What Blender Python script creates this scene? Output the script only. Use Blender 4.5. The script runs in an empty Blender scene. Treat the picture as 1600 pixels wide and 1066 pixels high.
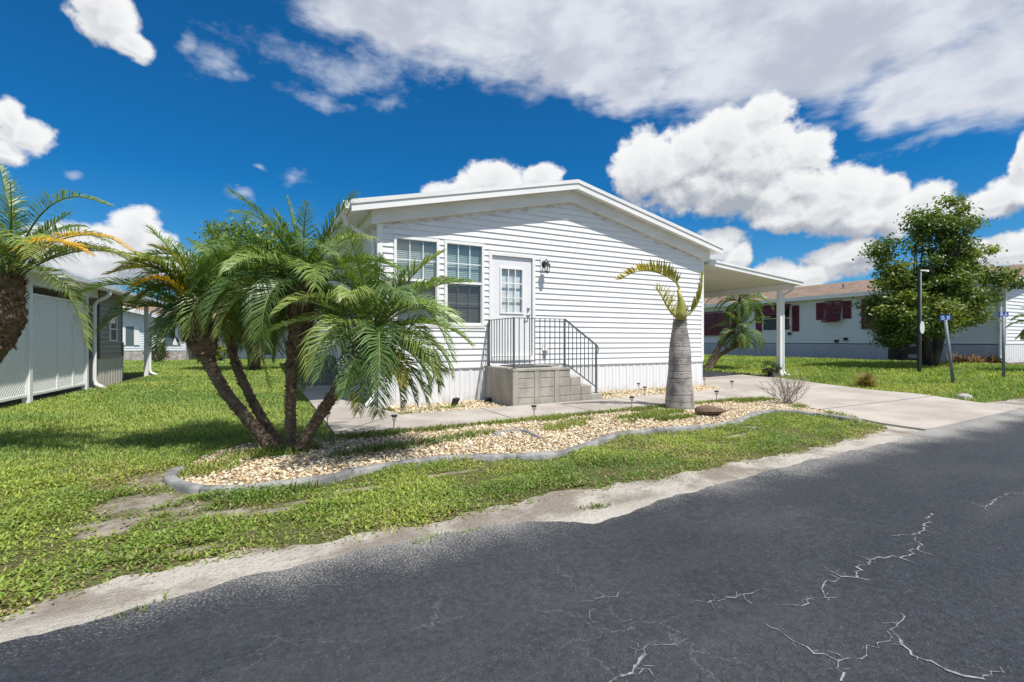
import bpy, bmesh, math, random
import numpy as np
from mathutils import Vector, Matrix
from mathutils.geometry import tessellate_polygon

C = bpy.context.scene.collection
scene = bpy.context.scene
PI = math.pi
R = math.radians
rng = np.random.default_rng(7)
random.seed(7)

# ------------------------------------------------------------------ camera
# world axes: x along the front wall of the white home (away to the right), y away from the street, z up;
# the home's front left corner stands at the origin
FOC, HORIZON = 745.0, 533.0                 # focal length in pixels of a 1600 px wide picture
YAW = math.atan2(745, 1450)
CAM = Vector((-1.7525, -8.596, 1.1905))
UX = (math.cos(YAW), math.sin(YAW)); VX = (-math.sin(YAW), math.cos(YAW))
cam = bpy.data.cameras.new('camera'); camo = bpy.data.objects.new('camera', cam); C.objects.link(camo)
camo.location = CAM; camo.rotation_euler = (PI/2, 0, -YAW)
cam.sensor_width = 36; cam.lens = FOC*36/1600; cam.clip_end = 3000; cam.clip_start = 0.05
scene.camera = camo

# ------------------------------------------------------------------ sun, exposure
SUN = Vector((.33, -1.0, 1.95)).normalized()
sl = bpy.data.lights.new('sun', 'SUN'); sl.energy = 4.2; sl.angle = R(.5); sl.color = (1, .955, .88)
so = bpy.data.objects.new('sun', sl); C.objects.link(so); so.location = (0, -20, 40)
so.rotation_euler = SUN.to_track_quat('Z', 'Y').to_euler()
vs = scene.view_settings
scene.display_settings.display_device = 'sRGB'
vs.view_transform = 'Standard'; vs.look = 'None'; vs.exposure = 0.45; vs.gamma = 1; vs.use_curve_mapping = False

# ------------------------------------------------------------------ pixel helpers (only used to measure where things stand)
def grade(u):
    u = min(max(u, 0.), 20.)
    if u < 8: return .008*u
    t = (u-8)/12; return .064+.336*t*t*(3-2*t)
GT = [grade(i*.5) for i in range(-80, 161)]
def gz(u):                                   # ground height, linear between half-metre lines
    i = min(max(u*2+80, 0), 239.999); k = int(i); return GT[k]+(GT[k+1]-GT[k])*(i-k)
GTA = np.array(GT)
def gza(u):
    return np.interp(u, (np.arange(-80, 161))*.5, GTA)
def ray(px, py):
    x = (px-800)/FOC
    return (x*UX[0]+UX[1], x*VX[0]+VX[1], (HORIZON-py)/FOC)
def gp(px, py):                              # ground point seen at a pixel
    r = ray(px, py); z = 0
    for _ in range(60):
        t = (z-CAM.z)/r[2]; u = CAM.x+r[0]*t; v = CAM.y+r[1]*t; z = .5*z+.5*gz(u)
    return (u, v)
def at(px, py, Z):                           # point at depth Z
    r = ray(px, py); return Vector((CAM.x+r[0]*Z, CAM.y+r[1]*Z, CAM.z+r[2]*Z))
def onu(px, py, u):
    r = ray(px, py); t = (u-CAM.x)/r[0]; return (CAM.y+r[1]*t, CAM.z+r[2]*t)
def onv(px, py, v):
    r = ray(px, py); t = (v-CAM.y)/r[1]; return (CAM.x+r[0]*t, CAM.z+r[2]*t)

# ------------------------------------------------------------------ node helpers
class NT:
    def __init__(s, tree): s.t = tree; s.n = tree.nodes; s.l = tree.links
    def new(s, typ, **kw):
        n = s.n.new(typ)
        for k, v in kw.items(): setattr(n, k, v)
        return n
    def put(s, sock, v):
        if isinstance(v, bpy.types.NodeSocket): s.l.new(v, sock)
        else: sock.default_value = v
    def m(s, op, a, b=0., c=None, clamp=False):
        n = s.new('ShaderNodeMath', operation=op, use_clamp=clamp); s.put(n.inputs[0], a); s.put(n.inputs[1], b)
        if c is not None: s.put(n.inputs[2], c)
        return n.outputs[0]
    def vm(s, op, a, b=None, scale=None):
        n = s.new('ShaderNodeVectorMath', operation=op); s.put(n.inputs[0], a)
        if b is not None: s.put(n.inputs[1], b)
        if scale is not None: s.put(n.inputs[3], scale)
        return n.outputs[1] if op in ('LENGTH', 'DOT_PRODUCT') else n.outputs[0]
    def noise(s, vec, scale, detail=4, rough=.55, dist=0., col=False):
        n = s.new('ShaderNodeTexNoise'); s.put(n.inputs['Vector'], vec); n.inputs['Scale'].default_value = scale
        n.inputs['Detail'].default_value = detail; n.inputs['Roughness'].default_value = rough; n.inputs['Distortion'].default_value = dist
        return n.outputs[1] if col else n.outputs[0]
    def mapr(s, v, a, b, c=0., d=1., smooth=True):
        n = s.new('ShaderNodeMapRange', interpolation_type='SMOOTHSTEP' if smooth else 'LINEAR')
        s.put(n.inputs[0], v)
        for i, x in enumerate((a, b, c, d)): s.put(n.inputs[i+1], x)
        return n.outputs[0]
    def mix(s, f, a, b, mode='MIX'):
        n = s.new('ShaderNodeMix', data_type='RGBA', blend_type=mode); s.put(n.inputs[0], f)
        for i, x in ((6, a), (7, b)):
            if isinstance(x, (tuple, list)) and len(x) == 3: x = (*x, 1)
            s.put(n.inputs[i], x)
        return n.outputs[2]
    def sep(s, v):
        n = s.new('ShaderNodeSeparateXYZ'); s.put(n.inputs[0], v); return n.outputs
    def comb(s, x, y, z):
        n = s.new('ShaderNodeCombineXYZ'); s.put(n.inputs[0], x); s.put(n.inputs[1], y); s.put(n.inputs[2], z); return n.outputs[0]

# ------------------------------------------------------------------ sky with clouds
def azel(px, py):
    r = ray(px, py); return math.atan2(r[0], r[1]), math.atan2(r[2], math.hypot(r[0], r[1]))
CUMULUS = [  # centre and half size of each puff
 (1000,262,55,62),(1040,262,60,55),(1090,240,66,58),(1140,215,70,62),(1192,184,44,42),(1120,292,140,50),(1170,250,90,70),(1256,242,52,40),
 (1240,305,110,55),(1330,295,80,52),(1300,320,110,50),(1392,300,38,42),(1400,335,70,50),(1450,312,50,34),(1360,350,95,34),(1220,345,60,26),
 (770,290,75,36),(845,278,45,24),(710,300,50,22),
 (1112,376,55,28),(1148,396,26,22),
 (1215,424,42,22),(1310,412,75,32),(1275,428,60,22),(1340,398,40,20),
 (1565,304,80,34),(1520,318,50,24),(1606,250,26,36),(1570,392,110,36),(1510,404,60,28),
 (168,22,64,50),(205,62,48,26),(150,-6,50,34),
 (30,208,60,32),(12,182,28,32),(6,236,40,28),
 (210,366,56,44),(170,404,130,52),(118,396,90,44),(250,400,60,40),
]
SHEET = [(1000,10,440,150),(780,10,330,95),(1320,40,420,130),(1560,95,280,108),(940,110,150,66),(620,10,190,78),(1180,90,220,62),(1480,130,160,60),
         (1000,-200,900,260),(1700,60,260,150)]
WISP = [(466,271,34,15),(405,258,15,8),(368,118,34,18),(300,76,30,14),(340,105,70,30),(500,150,80,26),(605,155,36,22),(378,312,34,16),(1480,215,180,20),(1260,205,110,26),(560,112,190,44),(700,100,200,40),(95,262,26,14),(1540,150,120,40)]
def blob_field(nt, vec, blobs, k=1.0):
    out = None
    for (x, y, a, b) in blobs:
        c0 = azel(x, y); ra = abs(azel(x+a, y)[0]-azel(x-a, y)[0])/2; rb = abs(azel(x, y-b)[1]-azel(x, y+b)[1])/2
        d = nt.vm('MULTIPLY', nt.vm('SUBTRACT', vec, (c0[0], c0[1], 0)), (1/ra, 1/rb, 0))
        f = nt.m('SUBTRACT', 1., nt.vm('LENGTH', d))
        if out is None: out = f
        else: out = nt.m('SMOOTH_MAX', out, f, .12)
    return out
def cloud_group(name, blobs, warp, bits):
    g = bpy.data.node_groups.new(name, 'ShaderNodeTree')
    g.interface.new_socket('dir', in_out='INPUT', socket_type='NodeSocketVector')
    g.interface.new_socket('field', in_out='OUTPUT', socket_type='NodeSocketFloat')
    nt = NT(g); gi = nt.new('NodeGroupInput'); go = nt.new('NodeGroupOutput')
    d = gi.outputs[0]; x, y, z = nt.sep(d)
    az = nt.m('ARCTAN2', x, y); el = nt.m('ARCSINE', z)
    v = nt.comb(az, el, 0.)
    w = nt.noise(d, 9., 3, .5, 0, True)
    v = nt.vm('ADD', v, nt.vm('MULTIPLY', nt.vm('SUBTRACT', w, (.5, .5, .5)), (warp, warp, 0)))
    f = blob_field(nt, v, blobs)
    for (sc, amp, det, sq) in bits:
        dd = nt.vm('MULTIPLY', d, (1, 1, sq))
        f = nt.m('ADD', f, nt.m('MULTIPLY', nt.m('SUBTRACT', nt.noise(dd, sc, det, .6), .5), amp))
    nt.l.new(f, go.inputs[0])
    return g
world = bpy.data.worlds.new('World'); scene.world = world; world.use_nodes = True
def build_sky():
    nt = NT(world.node_tree); nt.n.clear()
    sky = nt.new('ShaderNodeTexSky', sky_type='NISHITA'); sky.sun_disc = False
    sky.sun_elevation = math.asin(SUN.z); sky.sun_rotation = math.atan2(SUN.x, SUN.y)
    sky.air_density = 1.0; sky.dust_density = .3; sky.ozone_density = 3.0
    d = nt.vm('NORMALIZE', nt.new('ShaderNodeTexCoord').outputs['Generated'])
    def grp(g, vec):
        n = nt.new('ShaderNodeGroup'); n.node_tree = g; nt.put(n.inputs[0], vec); return n.outputs[0]
    gc = cloud_group('cumulus', CUMULUS, .06, [(10, .60, 2, 1.3), (26, .62, 3, 1.2), (70, .42, 5, 1.2)])
    gs = cloud_group('cloud_sheet', SHEET, .12, [(5, .65, 3, 2.6), (15, .42, 5, 3.2), (44, .22, 5, 3.)])
    gw = cloud_group('wisps', WISP, .09, [(12, 1.5, 4, 2.2), (36, 1.2, 6, 1.8)])
    blue = nt.mix(1., sky.outputs[0], (.060, .49, .80, 1), 'MULTIPLY')
    z = nt.sep(d)[2]
    blue = nt.mix(nt.mapr(z, .30, .0, 0., .26), blue, (2.6, 4.2, 5.4, 1))
    # cumulus: cover and relief (difference of the field towards the sun)
    fc = grp(gc, d)
    fup = grp(gc, nt.vm('NORMALIZE', nt.vm('ADD', d, (.004, -.003, .016))))
    ffar = grp(gc, nt.vm('NORMALIZE', nt.vm('ADD', d, (.012, -.008, .075))))
    cc = nt.mapr(fc, -.04, .30)
    rel = nt.mapr(nt.m('SUBTRACT', fc, fup), -.26, .26, 0., 1., False)
    big = nt.mapr(nt.m('SUBTRACT', fc, ffar), -.75, .45)
    lit = nt.m('ADD', nt.m('MULTIPLY', big, .70), nt.m('MULTIPLY', rel, .42), clamp=True)
    lit = nt.m('SUBTRACT', lit, nt.m('MULTIPLY', nt.mapr(fc, .25, 1.1), .22)); lit = nt.mapr(lit, .18, .98, 0., 1., False)
    ccol = nt.mix(lit, (3.0, 3.25, 3.7, 1), (6.8, 6.85, 6.9, 1))
    # high sheet
    fs = grp(gs, d)
    cs = nt.m('MULTIPLY', nt.mapr(fs, -.10, .42), .94)
    patch = nt.mapr(nt.noise(nt.vm('MULTIPLY', d, (1, 1, 2)), 5.5, 5, .6), .40, .66)
    scol = nt.mix(patch, (5.75, 5.95, 6.4, 1), (4.0, 4.25, 4.9, 1))
    cw = nt.m('MULTIPLY', nt.mapr(grp(gw, d), .10, 1.25), .60)
    # added clouds in the unseen sky behind the viewer, white to raise neutral ambient
    fb = nt.noise(nt.vm('MULTIPLY', d, (1, 1, 1.8)), 3.2, 6, .58)
    behind = nt.mapr(nt.vm('DOT_PRODUCT', d, (UX[1], VX[1], 0)), .45, .1)
    cb = nt.m('MULTIPLY', nt.mapr(fb, .44, .58), behind)
    col = nt.mix(cw, blue, (4.9, 5.3, 6.0, 1))
    col = nt.mix(cs, col, scol)
    col = nt.mix(cb, col, (5.6, 5.7, 5.9, 1))
    col = nt.mix(cc, col, ccol)
    up = nt.mapr(z, -.06, -.01)
    col = nt.mix(up, (1.1, 1.2, 1.0, 1), col)
    bg = nt.new('ShaderNodeBackground'); nt.put(bg.inputs[0], col); bg.inputs[1].default_value = .1
    out = nt.new('ShaderNodeOutputWorld'); nt.l.new(bg.outputs[0], out.inputs[0])
build_sky()
scene.render.engine = 'CYCLES'
scene.cycles.max_bounces = 8; scene.cycles.transparent_max_bounces = 12; scene.cycles.use_denoising = True

# ------------------------------------------------------------------ mesh builder and tagging
class MB:
    def __init__(s): s.v = []; s.f = []; s.c = []
    def quad(s, *p, flip=False):
        i = len(s.v); s.v += [tuple(q) for q in p]; s.f.append(tuple(range(i, i+len(p))))
    def box(s, x0, y0, z0, x1, y1, z1):
        if x0 > x1: x0, x1 = x1, x0
        if y0 > y1: y0, y1 = y1, y0
        if z0 > z1: z0, z1 = z1, z0
        i = len(s.v)
        s.v += [(x0,y0,z0),(x1,y0,z0),(x1,y1,z0),(x0,y1,z0),(x0,y0,z1),(x1,y0,z1),(x1,y1,z1),(x0,y1,z1)]
        s.f += [(i,i+3,i+2,i+1),(i+4,i+5,i+6,i+7),(i,i+1,i+5,i+4),(i+1,i+2,i+6,i+5),(i+2,i+3,i+7,i+6),(i+3,i,i+4,i+7)]
        return s
    def hexa(s, p):                          # eight corners: bottom four, top four
        i = len(s.v); s.v += [tuple(q) for q in p]
        s.f += [(i,i+3,i+2,i+1),(i+4,i+5,i+6,i+7),(i,i+1,i+5,i+4),(i+1,i+2,i+6,i+5),(i+2,i+3,i+7,i+6),(i+3,i,i+4,i+7)]
        return s
    def bar(s, a, b, w, h=None, up=(0,0,1)):
        h = h or w; a = Vector(a); b = Vector(b); d = (b-a).normalized(); u = Vector(up)
        if abs(d.dot(u)) > .97: u = Vector((1,0,0))
        x = d.cross(u).normalized()*w/2; y = x.cross(d).normalized()*h/2
        s.hexa([a-x-y, a+x-y, a+x+y, a-x+y, b-x-y, b+x-y, b+x+y, b-x+y]); return s
    def tube(s, pts, rad, n=10, cap=True, wob=0.):
        pts = [Vector(p) for p in pts]
        if not hasattr(rad, '__len__'): rad = [rad]*len(pts)
        i0 = len(s.v); up = Vector((0.31, .2, 1)).normalized(); px = None
        for k, p in enumerate(pts):
            d = (pts[min(k+1, len(pts)-1)]-pts[max(k-1, 0)]).normalized()
            if px is None:
                px = d.cross(up)
                if px.length < .1: px = d.cross(Vector((1,0,0)))
            px = (px-d*px.dot(d)).normalized(); py = d.cross(px)
            for j in range(n):
                a = 2*PI*j/n; r = rad[k]*(1+wob*(random.random()-.5))
                s.v.append(tuple(p+px*math.cos(a)*r+py*math.sin(a)*r))
        for k in range(len(pts)-1):
            for j in range(n):
                a = i0+k*n+j; b = i0+k*n+(j+1) % n; s.f.append((a, b, b+n, a+n))
        if cap:
            s.f.append(tuple(i0+j for j in range(n))[::-1]); e = i0+(len(pts)-1)*n; s.f.append(tuple(e+j for j in range(n)))
        return s
    def lathe(s, prof, c=(0,0,0), n=16):     # (radius, z) pairs
        i0 = len(s.v)
        for r, z in prof:
            for j in range(n):
                a = 2*PI*j/n; s.v.append((c[0]+r*math.cos(a), c[1]+r*math.sin(a), c[2]+z))
        for k in range(len(prof)-1):
            for j in range(n):
                a = i0+k*n+j; b = i0+k*n+(j+1) % n; s.f.append((a, b, b+n, a+n))
        s.f.append(tuple(i0+j for j in range(n))[::-1]); e = i0+(len(prof)-1)*n; s.f.append(tuple(e+j for j in range(n)))
        return s
    def prism(s, poly, ax0, ax1, mp):        # poly of (a, b); mp(a, b, t) gives a point
        n = len(poly); i = len(s.v)
        s.v += [tuple(mp(a, b, ax0)) for a, b in poly]+[tuple(mp(a, b, ax1)) for a, b in poly]
        s.f.append(tuple(range(i, i+n))[::-1]); s.f.append(tuple(range(i+n, i+2*n)))
        for k in range(n): s.f.append((i+k, i+(k+1) % n, i+n+(k+1) % n, i+n+k))
        return s
    def build(s, name, mat, parent=None, smooth=False, bevel=0., label=None, fix=True):
        me = bpy.data.meshes.new(name); me.from_pydata(s.v, [], s.f)
        if fix:
            bm = bmesh.new(); bm.from_mesh(me); bmesh.ops.recalc_face_normals(bm, faces=bm.faces); bm.to_mesh(me); bm.free()
        if smooth:
            me.polygons.foreach_set('use_smooth', [True]*len(me.polygons))
        me.materials.append(mat)
        o = bpy.data.objects.new(name, me); C.objects.link(o)
        if parent: o.parent = parent
        if bevel:
            b = o.modifiers.new('bevel', 'BEVEL'); b.width = bevel; b.segments = 2; b.limit_method = 'ANGLE'; b.angle_limit = R(40)
        if label: o['label'] = label
        return o
def thing(name, label, cat, loc=(0,0,0), rotz=0., group=None):
    o = bpy.data.objects.new(name, None); C.objects.link(o); o.empty_display_size = .2
    o.location = loc; o.rotation_euler = (0, 0, rotz); o['label'] = label; o['category'] = cat
    if group: o['group'] = group
    return o
def tag(o, label, cat, group=None, kind=None):
    o['label'] = label; o['category'] = cat
    if group: o['group'] = group
    if kind: o['kind'] = kind
    return o
def struct(o, label=None, cat=None, kind='structure'):
    o['kind'] = kind
    if label: o['label'] = label
    if cat: o['category'] = cat
    return o
def copy_tree(o, parent=None):
    c = o.copy(); C.objects.link(c); c.parent = parent
    for ch in o.children: copy_tree(ch, c)
    return c
def arr_mesh(name, verts, loops, starts, totals, mat, cols=None, smooth=False):   # fast mesh from arrays
    me = bpy.data.meshes.new(name)
    me.vertices.add(len(verts)); me.vertices.foreach_set('co', verts.astype(np.float32).ravel())
    me.loops.add(len(loops)); me.loops.foreach_set('vertex_index', loops.astype(np.int32))
    me.polygons.add(len(starts)); me.polygons.foreach_set('loop_start', starts.astype(np.int32))
    try: me.polygons.foreach_set('loop_total', totals.astype(np.int32))
    except Exception: pass
    me.update(calc_edges=True)
    if smooth: me.polygons.foreach_set('use_smooth', np.ones(len(starts), bool))
    if cols is not None:
        at_ = me.attributes.new('tint', 'FLOAT_COLOR', 'POINT')
        c4 = np.ones((len(verts), 4), np.float32); c4[:, :3] = cols; at_.data.foreach_set('color', c4.ravel())
    me.materials.append(mat)
    o = bpy.data.objects.new(name, me); C.objects.link(o)
    return o

# ------------------------------------------------------------------ materials
def newmat(name):
    m = bpy.data.materials.new(name); m.use_nodes = True; nt = NT(m.node_tree)
    b = nt.n['Principled BSDF']; return m, nt, b
def surf(name, c1, c2=None, scale=6., rough=.6, bump=0., bscale=None, detail=5, spec=.4, fine=0., metal=0., stretch=(1,1,1), lo=.35, hi=.65):
    m, nt, b = newmat(name); co = nt.new('ShaderNodeTexCoord').outputs['Object']
    vec = nt.vm('MULTIPLY', co, stretch)
    col = (*c1, 1)
    if c2 is not None:
        col = nt.mix(nt.mapr(nt.noise(vec, scale, detail, .6), lo, hi), c1, c2)
    if fine:
        f = nt.noise(vec, scale*14, 3, .6); col = nt.mix(fine, col, nt.mix(1., col, nt.mix(f, (.3,.3,.3), (1.7,1.7,1.7)), 'MULTIPLY'))
    nt.put(b.inputs['Base Color'], col); b.inputs['Roughness'].default_value = rough; b.inputs['Metallic'].default_value = metal
    b.inputs['Specular IOR Level'].default_value = spec
    if bump:
        bp = nt.new('ShaderNodeBump'); bp.inputs['Strength'].default_value = 1.; bp.inputs['Distance'].default_value = bump
        nt.put(bp.inputs['Height'], nt.noise(vec, bscale or scale*5, 4, .6)); nt.l.new(bp.outputs[0], b.inputs['Normal'])
    return m
def leafy(name, tint=(1,1,1), rough=.45, trans=.3, attr=True, c1=None, c2=None, scale=3., spec=.4):
    m, nt, b = newmat(name)
    if attr:
        a = nt.new('ShaderNodeAttribute'); a.attribute_name = 'tint'; col = a.outputs['Color']
    else:
        co = nt.new('ShaderNodeTexCoord').outputs['Object']; col = nt.mix(nt.mapr(nt.noise(co, scale, 3), .35, .65), c1, c2)
    nt.put(b.inputs['Base Color'], col); b.inputs['Roughness'].default_value = rough; b.inputs['Specular IOR Level'].default_value = spec
    tr = nt.new('ShaderNodeBsdfTranslucent'); nt.put(tr.inputs[0], nt.mix(1., col, (1.5, 1.55, .5, 1), 'MULTIPLY'))
    mx = nt.new('ShaderNodeMixShader'); mx.inputs[0].default_value = trans
    out = nt.n['Material Output']; nt.l.new(b.outputs[0], mx.inputs[1]); nt.l.new(tr.outputs[0], mx.inputs[2]); nt.l.new(mx.outputs[0], out.inputs[0])
    return m
def glassy(name, tint=(.85,.92,.92), refl=.16, rough=.02, milk=0., milkcol=(.3,.4,.4)):
    m, nt, b = newmat(name); nt.n.remove(b)
    t = nt.new('ShaderNodeBsdfTransparent'); t.inputs[0].default_value = (*tint, 1)
    g = nt.new('ShaderNodeBsdfGlossy'); g.inputs['Roughness'].default_value = rough
    lw = nt.new('ShaderNodeLayerWeight'); lw.inputs[0].default_value = .5
    f = nt.m('ADD', nt.m('MULTIPLY', nt.m('POWER', lw.outputs[1], 4.), .6), refl, clamp=True)
    mx = nt.new('ShaderNodeMixShader'); nt.put(mx.inputs[0], f); nt.l.new(t.outputs[0], mx.inputs[1]); nt.l.new(g.outputs[0], mx.inputs[2])
    res = mx.outputs[0]
    if milk:
        d = nt.new('ShaderNodeBsdfDiffuse'); d.inputs[0].default_value = (*milkcol, 1)
        m2 = nt.new('ShaderNodeMixShader'); m2.inputs[0].default_value = milk; nt.l.new(res, m2.inputs[1]); nt.l.new(d.outputs[0], m2.inputs[2]); res = m2.outputs[0]
    nt.l.new(res, nt.n['Material Output'].inputs[0]); return m

M = {}
M['vinyl_plain'] = surf('vinyl_siding', (.80,.80,.80), (.76,.765,.77), 1.4, .42, .0015, 2., spec=.35, fine=.05, stretch=(1,1,5))
def stained_vinyl():                          # white vinyl with mildew under the gable trim and faint grime
    m, nt, b = newmat('stained_vinyl'); co = nt.new('ShaderNodeTexCoord').outputs['Object']; x, y, z = nt.sep(co)
    c = nt.mix(nt.mapr(nt.noise(nt.vm('MULTIPLY', co, (.6, .6, 9)), 1.4, 4), .35, .65), (.80,.80,.80), (.755,.76,.765))
    row = nt.m('FLOOR', nt.m('DIVIDE', nt.m('SUBTRACT', z, .70), .115))
    pan = nt.new('ShaderNodeTexWhiteNoise', noise_dimensions='2D'); nt.put(pan.inputs['Vector'], nt.comb(nt.m('FLOOR', nt.m('ADD', nt.m('DIVIDE', x, 3.66), nt.m('MULTIPLY', row, .377))), row, 0.))
    c = nt.mix(nt.m('MULTIPLY', pan.outputs[0], .10), c, (.62,.63,.65))
    roofl = nt.m('SUBTRACT', 4.175, nt.m('MULTIPLY', nt.m('ABSOLUTE', nt.m('SUBTRACT', x, 4.065)), .2265))
    dd = nt.m('SUBTRACT', roofl, z)
    st = nt.m('MULTIPLY', nt.mapr(dd, .16, .0), nt.mapr(nt.noise(nt.vm('MULTIPLY', co, (1.5, 1, 6)), 3., 5, .65), .46, .64))
    c = nt.mix(nt.m('MULTIPLY', st, .75), c, (.40,.33,.25))
    gr = nt.mapr(nt.noise(nt.vm('MULTIPLY', co, (1, 1, .5)), 5., 6, .7), .58, .78)
    c = nt.mix(nt.m('MULTIPLY', gr, .22), c, (.50,.48,.44))
    nt.put(b.inputs['Base Color'], c); b.inputs['Roughness'].default_value = .42; b.inputs['Specular IOR Level'].default_value = .35
    bp = nt.new('ShaderNodeBump'); bp.inputs['Distance'].default_value = .004; nt.put(bp.inputs['Height'], nt.noise(nt.vm('MULTIPLY', co, (.8, .8, 2)), 1.6, 3)); nt.l.new(bp.outputs[0], b.inputs['Normal']); return m
M['vinyl'] = stained_vinyl()
M['trim'] = surf('white_trim', (.82,.82,.81), (.78,.78,.77), 2., .45, fine=.04)
M['frieze'] = surf('frieze_board', (.80,.80,.79), (.72,.71,.68), 1.2, .5, fine=.06, stretch=(1,1,3))
def skirt_mat():
    m, nt, b = newmat('skirting'); co = nt.new('ShaderNodeTexCoord').outputs['Object']; z = nt.sep(co)[2]
    c = nt.mix(nt.noise(nt.vm('MULTIPLY', co, (3, 3, .5)), 2., 4), (.80,.805,.82), (.73,.74,.76))
    sp = nt.m('MULTIPLY', nt.mapr(z, .30, .02), nt.mapr(nt.noise(nt.vm('MULTIPLY', co, (1, 1, .6)), 7., 5, .65), .42, .7))
    nt.put(b.inputs['Base Color'], nt.mix(nt.m('MULTIPLY', sp, .6), c, (.42,.37,.30))); b.inputs['Roughness'].default_value = .5; return m
M['skirt'] = skirt_mat()
M['roof_white'] = surf('white_roof', (.80,.80,.79), (.72,.72,.70), 1.5, .4)
M['soffit'] = surf('carport_pan', (.74,.71,.62), (.68,.65,.57), 1.2, .5, fine=.05)
M['glass'] = glassy('window_glass', (.74,.84,.83), .12, .03, .14, (.24,.30,.30))
M['glass_dark'] = glassy('screened_glass', (.50,.53,.54), .05, .10, .34, (.085,.095,.10))
M['glass_door'] = glassy('door_glass', (.95,.97,.97), .07)
M['blind'] = surf('window_blind', (.62,.66,.66), (.55,.60,.60), 3., .5)
M['interior'] = surf('interior', (.10,.11,.12), None, rough=.9)
M['door'] = surf('door_paint', (.78,.78,.79), (.74,.74,.76), 1., .38)
M['brass'] = surf('satin_metal', (.42,.40,.38), None, rough=.35, metal=.9)
M['black'] = surf('black_metal', (.018,.018,.020), (.03,.03,.032), 8., .45)
M['rail'] = surf('railing_paint', (.085,.105,.115), (.12,.14,.15), 9., .4)
M['concrete'] = surf('walk_concrete', (.315,.28,.245), (.43,.39,.345), 1.3, .85, .002, 60, fine=.25)
M['drive'] = surf('drive_concrete', (.335,.30,.265), (.44,.40,.355), .9, .85, .002, 60, fine=.22)
M['precast'] = surf('precast_concrete', (.30,.28,.24), (.41,.385,.335), 3., .9, .003, 45, fine=.35, stretch=(1.6,1.6,.6))
M['curb'] = surf('curb_concrete', (.15,.15,.15), (.31,.305,.295), 5., .9, .006, 40, fine=.6)
M['bark'] = surf('palm_bark', (.095,.066,.044), (.21,.155,.105), 9., .95, .02, 18, stretch=(1,1,2.))
M['boots'] = surf('leaf_bases', (.065,.035,.024), (.27,.17,.11), 14., .9, .008, 30)
M['boot_mix'] = surf('frond_stub', (.12,.08,.05), (.33,.25,.165), 9., .85)
M['bottle'] = None
M['stem'] = surf('frond_stem', (.10,.15,.035), (.16,.21,.055), 5., .5)
M['stem_yellow'] = surf('yellow_stem', (.35,.32,.09), (.24,.26,.07), 5., .5)
M['frond'] = leafy('palm_leaf', trans=.26, rough=.40, spec=.5)
M['leaf'] = leafy('tree_leaf', trans=.28, rough=.45)
M['grass'] = leafy('grass_blade', trans=.3, rough=.55, spec=.25)
M['tree_bark'] = surf('tree_bark', (.040,.034,.028), (.10,.085,.07), 6., .95, .02, 14, stretch=(1,1,.4))
M['maroon'] = surf('maroon_shutter', (.105,.010,.022), (.135,.014,.030), 3., .5)
M['vinyl_shade_blue'] = surf('shade_blue_siding', (.70,.745,.775), (.66,.71,.745), 2., .5, stretch=(1,1,4), fine=.05)  # white siding with the blue of its shaded side put into the colour
M['vinyl_grey'] = surf('grey_siding', (.29,.255,.22), (.34,.30,.26), 2., .55, stretch=(1,1,4), fine=.06)
M['grey_trim'] = surf('brown_grey_trim', (.12,.105,.095), None, rough=.55)
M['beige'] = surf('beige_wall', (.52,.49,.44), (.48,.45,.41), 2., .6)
M['tan_dark'] = surf('dark_tan_panel', (.15,.135,.115), (.18,.16,.14), 2., .7)  # dark tan colour of the set-back bay
M['grey_post'] = surf('grey_post', (.16,.19,.21), (.22,.25,.27), 12., .55, fine=.2)
M['blue'] = surf('blue_plate', (.010,.075,.36), None, rough=.4)
M['white_plastic'] = surf('white_plastic', (.78,.78,.78), None, rough=.4)
M['grey_plastic'] = surf('grey_plastic', (.26,.26,.27), None, rough=.5)
M['husk'] = surf('dry_sheath', (.115,.070,.045), (.22,.145,.10), 16., .75, .004, 40, stretch=(1,4,4))
M['twig'] = surf('bare_twig', (.26,.22,.18), (.36,.31,.26), 12., .9)
M['rock'] = surf('stone', (.34,.32,.30), (.5,.47,.44), 8., .9, .01, 14)
M['mulch'] = surf('mulch', (.07,.035,.026), (.13,.07,.05), 9., .95, .02, 20)
M['lattice'] = surf('white_lattice', (.87,.87,.85), None, rough=.5)
def shingle(name, c1, c2):
    m, nt, b = newmat(name); co = nt.new('ShaderNodeTexCoord').outputs['Object']
    br = nt.new('ShaderNodeTexBrick'); nt.put(br.inputs[0], nt.comb(nt.sep(co)[1], nt.sep(co)[0], 0.)); br.inputs['Scale'].default_value = 2.2
    br.inputs['Color1'].default_value = (*c1, 1); br.inputs['Color2'].default_value = (*c2, 1); br.inputs['Mortar'].default_value = (c1[0]*.45, c1[1]*.45, c1[2]*.45, 1)
    br.inputs['Mortar Size'].default_value = .02; br.inputs['Row Height'].default_value = .42; br.inputs['Brick Width'].default_value = .9
    col = nt.mix(.4, br.outputs[0], nt.mix(nt.mapr(nt.noise(co, 9, 5), .4, .6), c1, c2)); nt.put(b.inputs['Base Color'], col); b.inputs['Roughness'].default_value = .9
    return m
M['shingle'] = shingle('brown_shingle', (.125,.078,.052), (.31,.22,.16))
M['shingle_tan'] = shingle('tan_shingle', (.27,.15,.10), (.36,.22,.15))
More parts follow.
